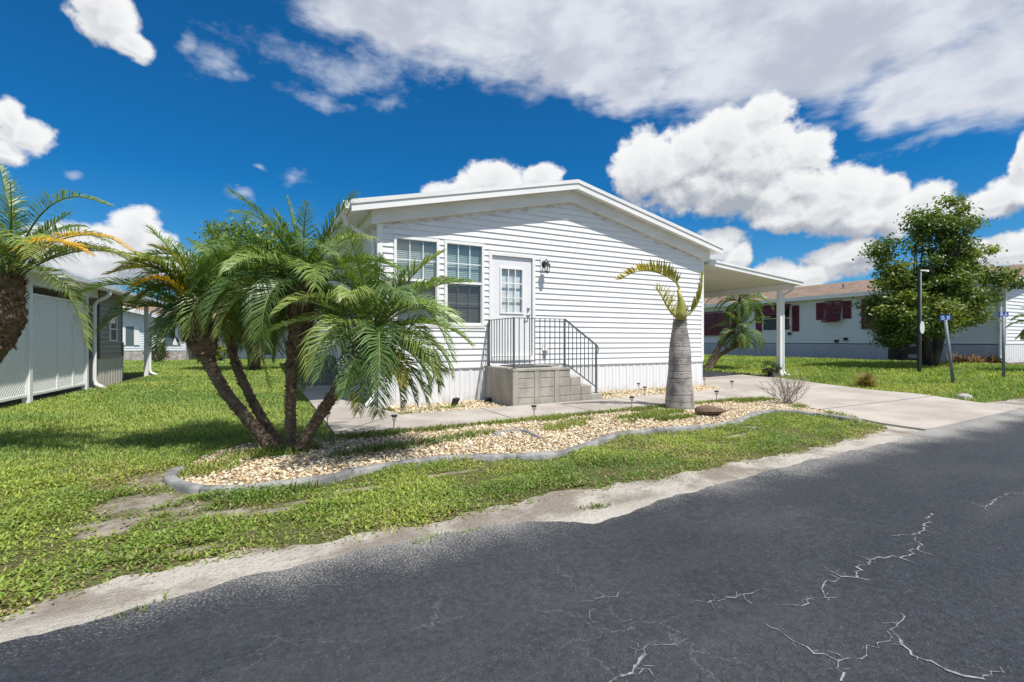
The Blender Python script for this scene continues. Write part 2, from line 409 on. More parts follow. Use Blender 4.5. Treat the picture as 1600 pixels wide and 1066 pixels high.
def bottle_mat():
    m, nt, b = newmat('bottle_trunk'); co = nt.new('ShaderNodeTexCoord').outputs['Object']
    x, y, z = nt.sep(co)
    zz = nt.m('ADD', z, nt.m('MULTIPLY', nt.noise(co, 4., 3), .07))
    ring = nt.noise(nt.comb(0., 0., zz), 46., 2, .75)
    blot = nt.mapr(nt.noise(nt.vm('MULTIPLY', co, (1, 1, .8)), 5., 6, .65), .42, .66)
    col = nt.mix(blot, (.42,.385,.35), (.19,.175,.165))
    col = nt.mix(nt.m('MULTIPLY', nt.mapr(ring, .50, .60), .85), col, (.075,.068,.065))
    nt.put(b.inputs['Base Color'], col); b.inputs['Roughness'].default_value = .85
    bp = nt.new('ShaderNodeBump'); bp.inputs['Distance'].default_value = .012; nt.put(bp.inputs['Height'], nt.m('SUBTRACT', nt.noise(co, 40, 4), nt.m('MULTIPLY', ring, 1.2)))
    nt.l.new(bp.outputs[0], b.inputs['Normal']); return m
M['bottle'] = bottle_mat()
# ------------------------------------------------------------------ ground and sheets
def vnoise(u, v, s, seed=0):                 # cheap smooth noise on arrays, about -1..1
    r = np.random.default_rng(seed); out = np.zeros_like(u, dtype=float)
    for k in range(7):
        a = r.uniform(0, 2*PI); fr = s*r.uniform(.5, 1.8); ph = r.uniform(0, 2*PI)
        out += np.sin((u*math.cos(a)+v*math.sin(a))*fr+ph+1.3*np.sin((u*math.sin(a)-v*math.cos(a))*fr*.7+ph*2))
    return out/3.2
def inpoly(u, v, poly):
    c = np.zeros(u.shape, bool); n = len(poly)
    for i in range(n):
        x0, y0 = poly[i]; x1, y1 = poly[(i+1) % n]
        if y0 == y1: continue
        k = ((y0 > v) != (y1 > v)) & (u < (x1-x0)*(v-y0)/(y1-y0)+x0); c ^= k
    return c
def smooth_path(pts, step=.12, closed=False):
    P = [Vector((*p, 0)) for p in pts]; out = []; n = len(P)
    for i in range(n-1):
        p0 = P[max(i-1, 0)]; p1 = P[i]; p2 = P[i+1]; p3 = P[min(i+2, n-1)]
        m = max(int((p2-p1).length/step), 1)
        for k in range(m):
            t = k/m
            q = .5*((2*p1)+(-p0+p2)*t+(2*p0-5*p1+4*p2-p3)*t*t+(-p0+3*p1-3*p2+p3)*t**3)
            out.append((q.x, q.y))
    out.append((P[-1].x, P[-1].y)); return out
def sheet(name, poly, off, mat, skirt=0.):
    bm = bmesh.new(); vs_ = [bm.verts.new((p[0], p[1], 0)) for p in poly]
    for t in tessellate_polygon([[Vector((p[0], p[1], 0)) for p in poly]]):
        try: bm.faces.new([vs_[i] for i in t])
        except ValueError: pass
    us = [p[0] for p in poly]
    k = math.ceil(max(min(us), 0)*2)
    while k*.5 < min(max(us), 20.01):
        bmesh.ops.bisect_plane(bm, geom=bm.verts[:]+bm.edges[:]+bm.faces[:], plane_co=(k*.5, 0, 0), plane_no=(1, 0, 0), dist=1e-5); k += 1
    bmesh.ops.recalc_face_normals(bm, faces=bm.faces)
    for f in bm.faces:
        if f.normal.z < 0: f.normal_flip()
    for v in bm.verts: v.co.z = gz(v.co.x)+off
    if skirt:
        ed = [e for e in bm.edges if e.is_boundary]
        r = bmesh.ops.extrude_edge_only(bm, edges=ed)
        for v in r['geom']:
            if isinstance(v, bmesh.types.BMVert): v.co.z -= skirt
        bmesh.ops.recalc_face_normals(bm, faces=bm.faces)
    me = bpy.data.meshes.new(name); bm.to_mesh(me); bm.free(); me.materials.append(mat)
    o = bpy.data.objects.new(name, me); C.objects.link(o); return o

# surfaces of the ground
def ground_mat():
    m, nt, b = newmat('lawn_soil'); co = nt.new('ShaderNodeTexCoord').outputs['Object']
    n1 = nt.noise(co, .5, 5, .6); n2 = nt.noise(co, 7., 5, .65); n3 = nt.noise(co, 60., 3, .6)
    g = nt.mix(nt.mapr(n1, .35, .65), (.105,.125,.040), (.15,.155,.06))
    g = nt.mix(nt.mapr(n2, .35, .7), g, (.115,.095,.055))
    g = nt.mix(.5, g, nt.mix(1., g, nt.mix(n3, (.2,.2,.2), (1.8,1.8,1.7)), 'MULTIPLY'))
    x, y, z = nt.sep(co)
    # bare sandy soil where the verge has worn away
    bare = None
    for (cx, cy, rx, ry) in BARE:
        d = nt.vm('LENGTH', nt.vm('MULTIPLY', nt.vm('SUBTRACT', nt.comb(x, y, 0.), (cx, cy, 0)), (1/rx, 1/ry, 0)))
        f = nt.m('SUBTRACT', 1., d); bare = f if bare is None else nt.m('MAXIMUM', bare, f)
    bare = nt.mapr(nt.m('ADD', bare, nt.m('MULTIPLY', nt.m('SUBTRACT', n2, .5), 1.6)), -.05, .65)
    soil = nt.mix(nt.mapr(n2, .3, .7), (.20,.165,.13), (.41,.365,.31))
    nt.put(b.inputs['Base Color'], nt.mix(bare, g, soil)); b.inputs['Roughness'].default_value = .95; b.inputs['Specular IOR Level'].default_value = .1
    bp = nt.new('ShaderNodeBump'); bp.inputs['Distance'].default_value = .03; nt.put(bp.inputs['Height'], nt.noise(co, 30, 5, .7)); nt.l.new(bp.outputs[0], b.inputs['Normal'])
    return m
BARE = [(*gp(255,748),.32,.34),(*gp(228,785),.34,.30),(*gp(180,818),.30,.18),(*gp(160,832),.22,.12),(*gp(275,798),.28,.18),(*gp(330,805),.36,.11),(*gp(395,802),.36,.10),(*gp(690,850),.3,.05),(*gp(880,770),.3,.05),(*gp(300,860),.16,.05),(*gp(480,784),.28,.05),(*gp(560,765),.3,.06),(*gp(265,828),.10,.05),(*gp(150,700),.01,.01),(*gp(700,740),.4,.06),(*gp(1160,680),.35,.08),(*gp(1170,668),.2,.12),(*gp(560,812),.15,.04)]
def sand_mat():
    m, nt, b = newmat('sand'); co = nt.new('ShaderNodeTexCoord').outputs['Object']
    n1 = nt.noise(co, 2.2, 5, .6); n2 = nt.noise(co, 26., 5, .7); n3 = nt.noise(co, 140., 2, .6)
    c = nt.mix(nt.mapr(n1, .38, .62), (.27,.235,.195), (.50,.465,.41)); c = nt.mix(nt.mapr(n2, .52, .74), c, (.22,.185,.15))
    ry = nt.mapr(nt.m('ADD', nt.sep(co)[1], nt.m('MULTIPLY', n1, .3)), -5.70, -5.82); c = nt.mix(nt.m('MULTIPLY', ry, .6), c, (.54,.51,.46))
    c = nt.mix(.55, c, nt.mix(1., c, nt.mix(n3, (.1,.1,.1), (1.9,1.9,1.9)), 'MULTIPLY'))
    nt.put(b.inputs['Base Color'], c); b.inputs['Roughness'].default_value = .95; b.inputs['Specular IOR Level'].default_value = .1
    bp = nt.new('ShaderNodeBump'); bp.inputs['Distance'].default_value = .03; nt.put(bp.inputs['Height'], n2); nt.l.new(bp.outputs[0], b.inputs['Normal'])
    return m
def asphalt_mat():
    m, nt, b = newmat('asphalt'); co = nt.new('ShaderNodeTexCoord').outputs['Object']
    x, y, z = nt.sep(co)
    big = nt.noise(nt.vm('MULTIPLY', co, (.7, 1., 1)), .9, 5, .6); mid = nt.noise(co, 9., 4, .65); sp = nt.noise(co, 90., 2, .8); sp2 = nt.noise(co, 260., 2, .8)
    c = nt.mix(nt.mapr(big, .35, .65), (.026,.030,.038), (.039,.043,.051))
    c = nt.mix(nt.mapr(sp, .56, .78), c, (.105,.11,.12))
    c = nt.mix(nt.mapr(sp2, .40, .22), c, (.014,.015,.017))
    c = nt.mix(.55, c, nt.mix(1., c, nt.mix(nt.mapr(nt.noise(co, 34., 4, .7), .3, .7), (.45,.45,.45), (1.6,1.6,1.6)), 'MULTIPLY'))
    c = nt.mix(nt.m('MULTIPLY', nt.mapr(mid, .55, .8), .30), c, (.075,.078,.085))
    c = nt.mix(nt.m('MULTIPLY', nt.mapr(nt.noise(nt.vm('MULTIPLY', co, (.25, 1.2, 1)), 1.3, 4), .5, .72), .35), c, (.085,.086,.09))
    # hairline crazing
    wv = nt.vm('ADD', co, nt.vm('MULTIPLY', nt.noise(co, 3., 4, .6, 0, True), (.5, .5, 0)))
    vo = nt.new('ShaderNodeTexVoronoi', feature='DISTANCE_TO_EDGE'); nt.put(vo.inputs['Vector'], wv); vo.inputs['Scale'].default_value = 1.5
    cr = nt.m('MULTIPLY', nt.mapr(vo.outputs['Distance'], .010, .0), nt.mapr(nt.noise(co, .8, 3), .48, .66))
    cr = nt.m('MULTIPLY', cr, nt.mapr(sp, .38, .55))
    c = nt.mix(nt.m('MULTIPLY', cr, .30), c, (.24,.24,.25))
    # sand washed over the edge
    dust = nt.m('ADD', nt.mapr(y, -6.45, -5.70, 0., 1., False), nt.m('MULTIPLY', nt.m('SUBTRACT', nt.noise(co, 1.7, 4), .5), .9))
    dust = nt.m('MULTIPLY', nt.mapr(nt.m('ADD', nt.m('MULTIPLY', dust, .55), nt.m('MULTIPLY', nt.m('SUBTRACT', sp, .5), .9)), .26, .62), .8)
    c = nt.mix(dust, c, (.40,.38,.35))
    nt.put(b.inputs['Base Color'], c); b.inputs['Roughness'].default_value = .82; b.inputs['Specular IOR Level'].default_value = .35
    bp = nt.new('ShaderNodeBump'); bp.inputs['Distance'].default_value = .010; nt.put(bp.inputs['Height'], nt.m('ADD', sp, mid)); nt.l.new(bp.outputs[0], b.inputs['Normal'])
    return m
M['ground'] = ground_mat(); M['sand'] = sand_mat(); M['asphalt'] = asphalt_mat()
M['bedsoil'] = surf('bed_soil', (.22,.165,.11), (.36,.28,.20), 9., .95, .01, 40, fine=.4)
M['crack'] = surf('crack_fill', (.11,.112,.118), (.29,.29,.30), 40., .9)

# ground: one sheet to the horizon
def ground():
    us = [-1500,-400,-120]+[i*.5 for i in range(-80, 81)]+[60,100,200,500,1500]
    vs_ = [-1500,-300,-80,-30]+[i*1. for i in range(-20, 61, 2)]+[90,150,400,1500]
    V = np.array([(u, v, gz(u)) for u in us for v in vs_]); n = len(vs_); mb = MB()
    mb.v = [tuple(p) for p in V]
    for i in range(len(us)-1):
        for j in range(n-1):
            a = i*n+j; mb.f.append((a, a+n, a+n+1, a+1))
    struct(mb.build('ground', M['ground']))
ground()
ROAD_EDGE = [gp(*p) for p in [(0,1012),(60,998),(100,985),(160,970),(230,945),(300,930),(380,905),(450,890),(520,873),(590,858),(640,845),(690,836),(740,829),(800,820),(850,816),(900,819),(930,822),(958,812),(1000,795),(1050,778),(1100,765),(1170,746),(1250,725),(1330,706),(1400,690),(1440,674)]]
def jag(path, amp, step=.05):
    p = smooth_path(path, step); out = []
    for i, (u, v) in enumerate(p):
        out.append((u, v+amp*(math.sin(u*9.1)+math.sin(u*23.7+1.3)*.6+random.uniform(-.7, .7))))
    return out
redge = [(-80,-6.15),(-12,-6.15),(-6,-6.12)]+ROAD_EDGE+[(7.2,-5.55),(9.3,-5.45),(11,-5.35),(20,-5.25),(80,-5.2)]
redge_j = [(-80,-6.15),(-12,-6.15)]+jag([(-6,-6.12),(-4.5,-6.1),(-3.5,-6.08),(-3.0,-6.06)]+ROAD_EDGE+[(7.2,-5.55),(9.3,-5.45)], .012)+[(11,-5.35),(20,-5.25),(80,-5.2)]
struct(sheet('road', redge_j+[(80,-13),(-80,-13)], .010, M['asphalt']))
SAND_EDGE = [gp(*p) for p in [(0,978),(60,955),(120,938),(180,918),(230,905),(290,892),(350,880),(420,868),(480,861),(530,855),(580,845),(640,832),(700,822),(740,812),(780,800),(820,790),(860,782),(910,772),(960,766),(1020,755),(1100,742),(1180,724),(1250,712),(1300,700),(1340,690),(1375,678),(1400,668)]]
sedge = [(-80,-5.85),(-12,-5.85),(-6,-5.85),(-4.5,-5.85),(-3.5,-5.84),(-3.0,-5.84)]+SAND_EDGE+[(5.5,-4.95),(6.2,-4.9),(9.3,-4.95),(10.2,-5.05),(12,-5.2)]
struct(sheet('sand_shoulder', [(p[0], p[1]+.10) for p in jag(sedge[2:], .03)]+[(12,-5.5),(9.3,-5.6),(6,-5.75),(3,-6.0),(0.2,-6.3),(-6,-6.3)], .005, M['sand']))
DRIVE = [(8.2,9),(8.22,.5),(7.75,-1.0),(7.45,-1.75),(6.95,-2.75),(6.35,-3.75),(5.95,-4.55),(5.7,-5.1),(5.66,-5.62),(7.2,-5.58),(9.25,-5.47),(9.35,-5.05),(9.75,-4.3)]+[gp(*p) for p in [(1440,618),(1360,611),(1290,602),(1222,592.5),(1188,590)]]+[(11.6,2.5),(11.6,9)]
DRIVE_S = DRIVE
struct(sheet('driveway', DRIVE, .030, M['drive'], .05))
WALK = [(-1.05,5.2),(-1.0,-2.38),(.4,-2.47),(2.1,-2.42),(4.8,-2.36),(6.2,-2.42),(6.9,-2.72),(7.42,-1.78),(7.72,-1.03),(7.2,-1.22),(4.1,-1.24),(2.0,-1.22),(.12,-1.2),(-.03,-.4),(-.03,5.2)]
struct(sheet('walkway', WALK, .045, M['concrete'], .07))
NB_PAD = [(-9,1.0),(-6.2,1.0),(-5.62,6.2),(-5.55,7.0),(-9,7.0)]
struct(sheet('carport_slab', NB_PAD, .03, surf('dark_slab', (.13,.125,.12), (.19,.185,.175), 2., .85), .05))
struct(sheet('sand_strip', [(11.75,2.0),(11.62,.55),(11.9,.35),(12.6,2.0),(13,5.5),(11.75,5.5)], .006, M['sand']))
# pavement joints are shallow saw cuts: thin dark strips just proud of the slab
M['joint'] = surf('joint', (.10,.095,.09), None, rough=.95)
def strips(name, lines, w, off, mat):
    mb = MB()
    for (a, b) in lines:
        n = max(int(math.hypot(b[0]-a[0], b[1]-a[1])/.25), 1); dx, dy = b[0]-a[0], b[1]-a[1]; L = math.hypot(dx, dy); nx, ny = -dy/L*w/2, dx/L*w/2
        for k in range(n):
            p = (a[0]+dx*k/n, a[1]+dy*k/n); q = (a[0]+dx*(k+1)/n, a[1]+dy*(k+1)/n)
            mb.quad((p[0]-nx, p[1]-ny, gz(p[0])+off), (q[0]-nx, q[1]-ny, gz(q[0])+off), (q[0]+nx, q[1]+ny, gz(q[0])+off), (p[0]+nx, p[1]+ny, gz(p[0])+off))
    return struct(mb.build(name, mat))
strips('walkway_joints', [((x, -2.34), (x, -1.26)) for x in (1.45, 2.9, 4.35, 5.8)]+[((-.98, y), (-.05, y)) for y in (-1.2, .4, 2.0, 3.6)]+[((-.96,-2.3),(-.04,-1.26))], .012, .0490, M['joint'])
strips('driveway_joints', [((7.55,-1.55),(10.1,-1.7)), ((6.2,-4.0),(9.9,-4.05)), ((8.3,1.0),(10.9,1.0))], .014, .0345, M['joint'])

# cracks in the asphalt
def crack_px(lst): return [gp(850+x/2.1333, 750+y/2.1333) for x, y in lst]
CR = [(1.0,[(1290,118),(1275,150),(1270,175),(1225,190),(1255,220),(1245,240),(1200,262),(1160,262),(1100,272),(1050,295),(1045,335),(990,330),(935,352),(930,380),(940,402),(890,405),(860,395)]),
 (.55,[(1160,192),(1225,190)]),(.5,[(1270,175),(1318,186)]),(.6,[(1245,240),(1305,265)]),(.7,[(1160,262),(1235,285)]),(.6,[(1045,260),(1080,275)]),(.6,[(935,298),(990,330)]),(.6,[(1045,335),(1087,343)]),(.5,[(940,402),(975,402)]),(.5,[(890,405),(860,430),(790,426)]),
 (.65,[(490,420),(555,412),(610,400),(665,390),(710,378),(755,380)]),(.45,[(665,390),(690,420)]),(.4,[(555,412),(566,436)]),
 (1.2,[(215,690),(240,672),(295,655),(320,610),(335,570),(370,558)]),(.7,[(335,570),(285,568)]),(.6,[(310,640),(362,660)]),(.35,[(370,562),(430,560),(480,540)]),
 (1.0,[(1155,508),(1180,535),(1220,580),(1225,595),(1290,615),(1340,645),(1400,665),(1470,677)]),(.5,[(1190,455),(1185,485),(1155,510)]),(.5,[(1128,488),(1185,488)]),(.5,[(1150,548),(1190,552)]),(.4,[(1460,676),(1490,650),(1520,636)]),
 (.7,[(860,560),(900,590),(980,615),(1020,605),(1075,597)]),(.4,[(1075,597),(1075,575),(1110,555),(1150,548)]),(.6,[(980,615),(975,640),(990,680)]),(.35,[(860,560),(800,525),(740,490)]),
 (.9,[(1620,50),(1600,52),(1560,50),(1510,65),(1490,85),(1465,95),(1400,75)]),(.5,[(1465,95),(1480,108)]),(.4,[(1490,85),(1530,95)]),(.3,[(130,415),(200,400),(290,382)]),(.3,[(150,470),(170,440)])]
def cracks():
    lines = []
    for w, pts in CR:
        P = crack_px(pts); lines.append((w, P))
        for i in range(len(P)-1):             # fine side branches
            for _ in range(random.choice((0, 1, 1, 2))):
                t = random.random(); x = P[i][0]+(P[i+1][0]-P[i][0])*t; y = P[i][1]+(P[i+1][1]-P[i][1])*t; a = random.uniform(0, 2*PI); l = random.uniform(.02, .075)
                lines.append((.22*w+.06, [(x, y), (x+l*.5*math.cos(a), y+l*.5*math.sin(a)), (x+l*math.cos(a+.5), y+l*math.sin(a+.5))]))
    mains = {}
    for w, P in lines:
        if w >= .3 and len(P) > 3 or not mains: mb = MB(); mains[id(mb)] = mb
        Q = []
        for i in range(len(P)-1):
            a, b = P[i], P[i+1]; L = math.hypot(b[0]-a[0], b[1]-a[1]); n = max(int(L/.025), 1)
            for k in range(n):
                t = k/n; j = .010 if 0 < k else 0
                Q.append((a[0]+(b[0]-a[0])*t+random.gauss(0, j), a[1]+(b[1]-a[1])*t+random.gauss(0, j)))
        Q.append(P[-1]); n = len(Q)
        for i in range(n-1):
            a, b = Q[i], Q[i+1]; dx, dy = b[0]-a[0], b[1]-a[1]; L = math.hypot(dx, dy) or 1
            ww = .0039*w*random.uniform(.2, 1.7)*(1 if i < n*.8 else .55); nx, ny = -dy/L*ww, dx/L*ww
            ex, ey = dx*.1, dy*.1
            h = .0135+(len(mb.f) % 4000)*2e-7
            mb.quad((a[0]-nx-ex, a[1]-ny-ey, gz(a[0])+h), (b[0]-nx*.8+ex, b[1]-ny*.8+ey, gz(b[0])+h), (b[0]+nx*.8+ex, b[1]+ny*.8+ey, gz(b[0])+h), (a[0]+nx-ex, a[1]+ny-ey, gz(a[0])+h))
    for mb in mains.values(): struct(mb.build('road_crack', M['crack']))
cracks()

# the gravel bed and its concrete edging
CURB_PX = [(285,737),(266,752),(300,768),(360,771),(430,764),(520,751),(560,741),(620,731),(700,721),(775,719),(870,714),(920,699),(970,683),(1040,675),(1100,671),(1150,663),(1178,651),(1215,646),(1270,650),(1345,661)]
CURB = smooth_path([gp(*p) for p in CURB_PX], .10)
BED = CURB+[(5.98,-4.6),(6.3,-3.9),(6.85,-2.9),(6.2,-2.44),(4.8,-2.38),(2.1,-2.44),(.4,-2.49),(-.99,-2.42),(-1.5,-2.3),(-2.0,-2.45),(-2.3,-2.8)]
struct(sheet('gravel_bed', BED, .012, M['bedsoil']))
STRIP1 = [(.06,-.03),(.14,-1.19),(2.0,-1.2),(2.0,-.03)]; STRIP2 = [(4.1,-.03),(4.1,-1.22),(7.2,-1.2),(7.7,-1.0),(8.15,.2),(8.15,-.03)]
for s_ in (STRIP1, STRIP2): struct(sheet('gravel_strip', s_, .012, M['bedsoil']))
def curb():
    t = thing('bed_edging', 'grey poured concrete edging curving round the front of the gravel bed', 'edging', (*CURB[40], gz(CURB[40][0])))
    L = Vector(t.location); mb = MB(); acc = 0; prof = [(-.056,-.03),(-.053,.036),(-.040,.056),(.020,.060),(.046,.044),(.054,-.03)]
    joints = {int(len(CURB)*f) for f in (.09,.19,.25,.29,.37,.44,.53,.60,.66,.74,.80,.87,.95)}
    def ring(i):
        a = CURB[max(i-1, 0)]; b = CURB[min(i+1, len(CURB)-1)]; dx, dy = b[0]-a[0], b[1]-a[1]; l = math.hypot(dx, dy); nx, ny = -dy/l, dx/l
        p = CURB[i]; return [Vector((p[0]+nx*o, p[1]+ny*o, gz(p[0])+h))-L for o, h in prof], Vector((dx/l, dy/l, 0))
    i = 0; n = len(CURB)
    while i < n-1:
        j = i+1
        while j < n-1 and j not in joints: j += 1
        rings = []
        for k in range(i, j+1):
            r, d = ring(k)
            if k == i: r = [q+d*.006 for q in r]
            if k == j: r = [q-d*.006 for q in r]
            jit = random.uniform(-.004, .004); rings.append([q+Vector((0, 0, jit)) for q in r])
        b0 = len(mb.v); m_ = len(prof)
        for r in rings: mb.v += [tuple(q) for q in r]
        for k in range(len(rings)-1):
            for q in range(m_-1):
                a = b0+k*m_+q; mb.f.append((a, a+1, a+1+m_, a+m_))
        mb.f.append(tuple(range(b0, b0+m_))); e = b0+(len(rings)-1)*m_; mb.f.append(tuple(range(e, e+m_))[::-1])
        i = j
    mb.build('edging_run', M['curb'], t, True)
    t2 = thing('sunken_edging', 'short broken arc of dark edging half buried in the middle of the gravel bed', 'edging', (*gp(810, 682), .01))
    P = smooth_path([gp(*p) for p in [(772,684),(790,678),(812,677),(830,682),(845,690)]], .08); mb = MB()
    mb.tube([Vector((p[0], p[1], gz(p[0])+.025))-Vector(t2.location) for p in P], .035, 6); mb.build('edging_run', M['curb'], t2)
curb()
tag(MB().lathe([(.0,.0),(.10,.0),(.13,.05),(.11,.11),(.05,.15),(.0,.155)], n=9).build('stone', M['rock']), 'pale stone at the street corner of the lawn beside the driveway', 'stone').location = (*gp(1507, 624), gz(9.4)-.03)

# pebbles
def ico():
    bm = bmesh.new(); bmesh.ops.create_icosphere(bm, subdivisions=1, radius=1); v = np.array([q.co[:] for q in bm.verts]); f = np.array([[q.index for q in fa.verts] for fa in bm.faces]); bm.free(); return v, f
def pebbles(name, polys, count, label, rmin, rmax):
    iv, ifc = ico(); U = []; W = []
    tot = 0; areas = [abs(sum(p[i][0]*p[(i+1) % len(p)][1]-p[(i+1) % len(p)][0]*p[i][1] for i in range(len(p))))/2 for p in polys]
    for p, a in zip(polys, areas):
        n = int(count*a/sum(areas)); us = [q[0] for q in p]; vs2 = [q[1] for q in p]; k = 0; u = np.empty(0); v = np.empty(0)
        while len(u) < n:
            a1 = rng.uniform(min(us), max(us), n*2); b1 = rng.uniform(min(vs2), max(vs2), n*2); ok = inpoly(a1, b1, p)
            u = np.concatenate([u, a1[ok]]); v = np.concatenate([v, b1[ok]])
        U.append(u[:n]); W.append(v[:n])
    u = np.concatenate(U); v = np.concatenate(W); n = len(u)
    r = rng.uniform(rmin, rmax, n)*(1+.6*(rng.random(n) > .93))
    # fewer, duller pebbles in weedy hollows
    sq = np.stack([r*rng.uniform(.8, 1.35, n), r*rng.uniform(.7, 1.1, n), r*rng.uniform(.45, .8, n)], 1)
    a = rng.uniform(0, 2*PI, n); ca, sa = np.cos(a), np.sin(a)
    tl = rng.uniform(-.5, .5, n)
    pts = iv[None]*(1+rng.uniform(-.18, .18, (n, 12, 1)))*sq[:, None, :]
    x = pts[..., 0]*ca[:, None]-pts[..., 1]*sa[:, None]; y = pts[..., 0]*sa[:, None]+pts[..., 1]*ca[:, None]; z = pts[..., 2]+x*tl[:, None]
    P = np.stack([x+u[:, None], y+v[:, None], z+(gza(u)+.014+rng.uniform(0, .016, n))[:, None]], -1)
    pal = np.array([(.64,.52,.34),(.74,.65,.48),(.52,.38,.21),(.62,.47,.27),(.40,.26,.145),(.78,.72,.59),(.30,.21,.14),(.56,.47,.34)])
    col = pal[rng.choice(len(pal), n, p=[.2,.2,.13,.15,.08,.12,.05,.07])]*rng.uniform(.75, 1.1, (n, 1))
    F = (ifc[None]+(np.arange(n)*12)[:, None, None]).reshape(-1, 3); nf = len(F)
    o = arr_mesh(name, P.reshape(-1, 3), F.ravel(), np.arange(nf)*3, np.full(nf, 3), M['pebble'], np.repeat(col, 12, 0), False)
    struct(o, label, 'gravel', 'stuff'); return o
def attrmat(name, rough):
    m, nt, b = newmat(name); a = nt.new('ShaderNodeAttribute'); a.attribute_name = 'tint'
    co = nt.new('ShaderNodeTexCoord').outputs['Object']
    nt.put(b.inputs['Base Color'], nt.mix(1., a.outputs['Color'], nt.mix(nt.noise(co, 70, 3), (.6,.6,.6), (1.35,1.35,1.35)), 'MULTIPLY')); b.inputs['Roughness'].default_value = rough; return m
M['pebble'] = attrmat('pebble', .75)
pebbles('gravel', [BED], 23000, 'cream and tan pebbles filling the bed in front of the walkway', .0085, .019)
pebbles('gravel', [STRIP1, STRIP2], 4600, 'cream pebbles along the foot of the white skirting', .012, .024)

# ------------------------------------------------------------------ grass
def leaves_mesh(name, u, v, z, length, width, tilt, az, col, bend=.5):
    # each leaf: a quad and a tip triangle, bent over
    n = len(u); dx, dy = np.cos(az), np.sin(az); sx, sy = -dy, dx
    h1 = length*.55; c1, s1 = np.cos(tilt), np.sin(tilt)
    t2 = tilt-bend; c2, s2 = np.cos(t2), np.sin(t2); h2 = length*.45
    b = np.stack([u, v, z], 1); mid = b+np.stack([dx*h1*c1, dy*h1*c1, h1*s1], 1); tip = mid+np.stack([dx*h2*c2, dy*h2*c2, h2*s2], 1)
    sd = np.stack([sx, sy, np.zeros(n)], 1)
    w = width[:, None]
    P = np.stack([b-sd*w*.35, b+sd*w*.35, mid+sd*w*.5, mid-sd*w*.5, tip], 1).reshape(-1, 3)
    i = np.arange(n)*5
    loops = np.stack([i, i+1, i+2, i+3, i+3, i+2, i+4], 1).ravel()
    st = np.stack([np.arange(n)*7, np.arange(n)*7+4], 1).ravel(); tt = np.tile([4, 3], n)
    return arr_mesh(name, P, loops, st, tt, M['grass'], np.repeat(col, 5, 0))
def scatter_cells(u0, u1, v0, v1, dens, cell=.2):
    a, b = np.meshgrid(np.arange(u0, u1, cell), np.arange(v0, v1, cell)); a = a.ravel(); b = b.ravel()
    X = (a+cell/2-CAM.x)*UX[0]+(b+cell/2-CAM.y)*VX[0]; Z = (a+cell/2-CAM.x)*UX[1]+(b+cell/2-CAM.y)*VX[1]
    ok = (Z > .8) & (np.abs(X/np.maximum(Z, .1)) < 1.35); a, b, Z = a[ok], b[ok], Z[ok]
    d = dens(a+cell/2, b+cell/2, Z)*cell*cell
    n = rng.poisson(np.maximum(d, 0)); u = np.repeat(a, n)+rng.uniform(0, cell, n.sum()); v = np.repeat(b, n)+rng.uniform(0, cell, n.sum()); return u, v, np.repeat(Z, n)
RE_U = np.array([p[0] for p in sedge]); RE_V = np.array([p[1] for p in sedge])
HOUSE = [(-.05,-.05),(8.2,-.05),(8.2,20),(-.05,20)]
CURB_BED = BED
def bare_mask(u, v):
    f = np.full(u.shape, -1.)
    for (cx, cy, rx, ry) in BARE: f = np.maximum(f, 1-np.hypot((u-cx)/rx, (v-cy)/ry))
    return f+.30*vnoise(u, v, 9, 5)+.22*vnoise(u, v, 27, 6)
def blocked(u, v):
    b = inpoly(u, v, BED) | inpoly(u, v, WALK) | inpoly(u, v, DRIVE) | inpoly(u, v, HOUSE) | inpoly(u, v, NB_PAD) | inpoly(u, v, STRIP1) | inpoly(u, v, STRIP2)
    b |= inpoly(u, v, [(8.1,-.1),(11.6,0),(11.6,9),(8.1,9)])
    b |= inpoly(u, v, [(-6,7.1),(-5.45,7.1),(-5.3,9.0),(-5.3,12.6),(-20,12.6),(-20,7.1)]) | (u > 20.3) & (v > -2.2)
    b |= (v < np.interp(u, RE_U, RE_V)+.02*vnoise(u, v, 20, 3)); return b
def colours(u, v, base, dry, p_dry, var=.22):
    n = len(u); k = np.clip(.5+.5*vnoise(u, v, 1.6, 11)+.35*vnoise(u, v, 6, 12), 0, 1)[:, None]
    c = np.array(base[0])*k+np.array(base[1])*(1-k)
    d = (rng.random(n) < p_dry)[:, None]; c = np.where(d, np.array(dry)*rng.uniform(.7, 1.2, (n, 1)), c)
    return c*rng.uniform(1-var, 1+var, (n, 1))*np.stack([rng.uniform(.9, 1.12, n), np.ones(n), rng.uniform(.8, 1.2, n)], 1)
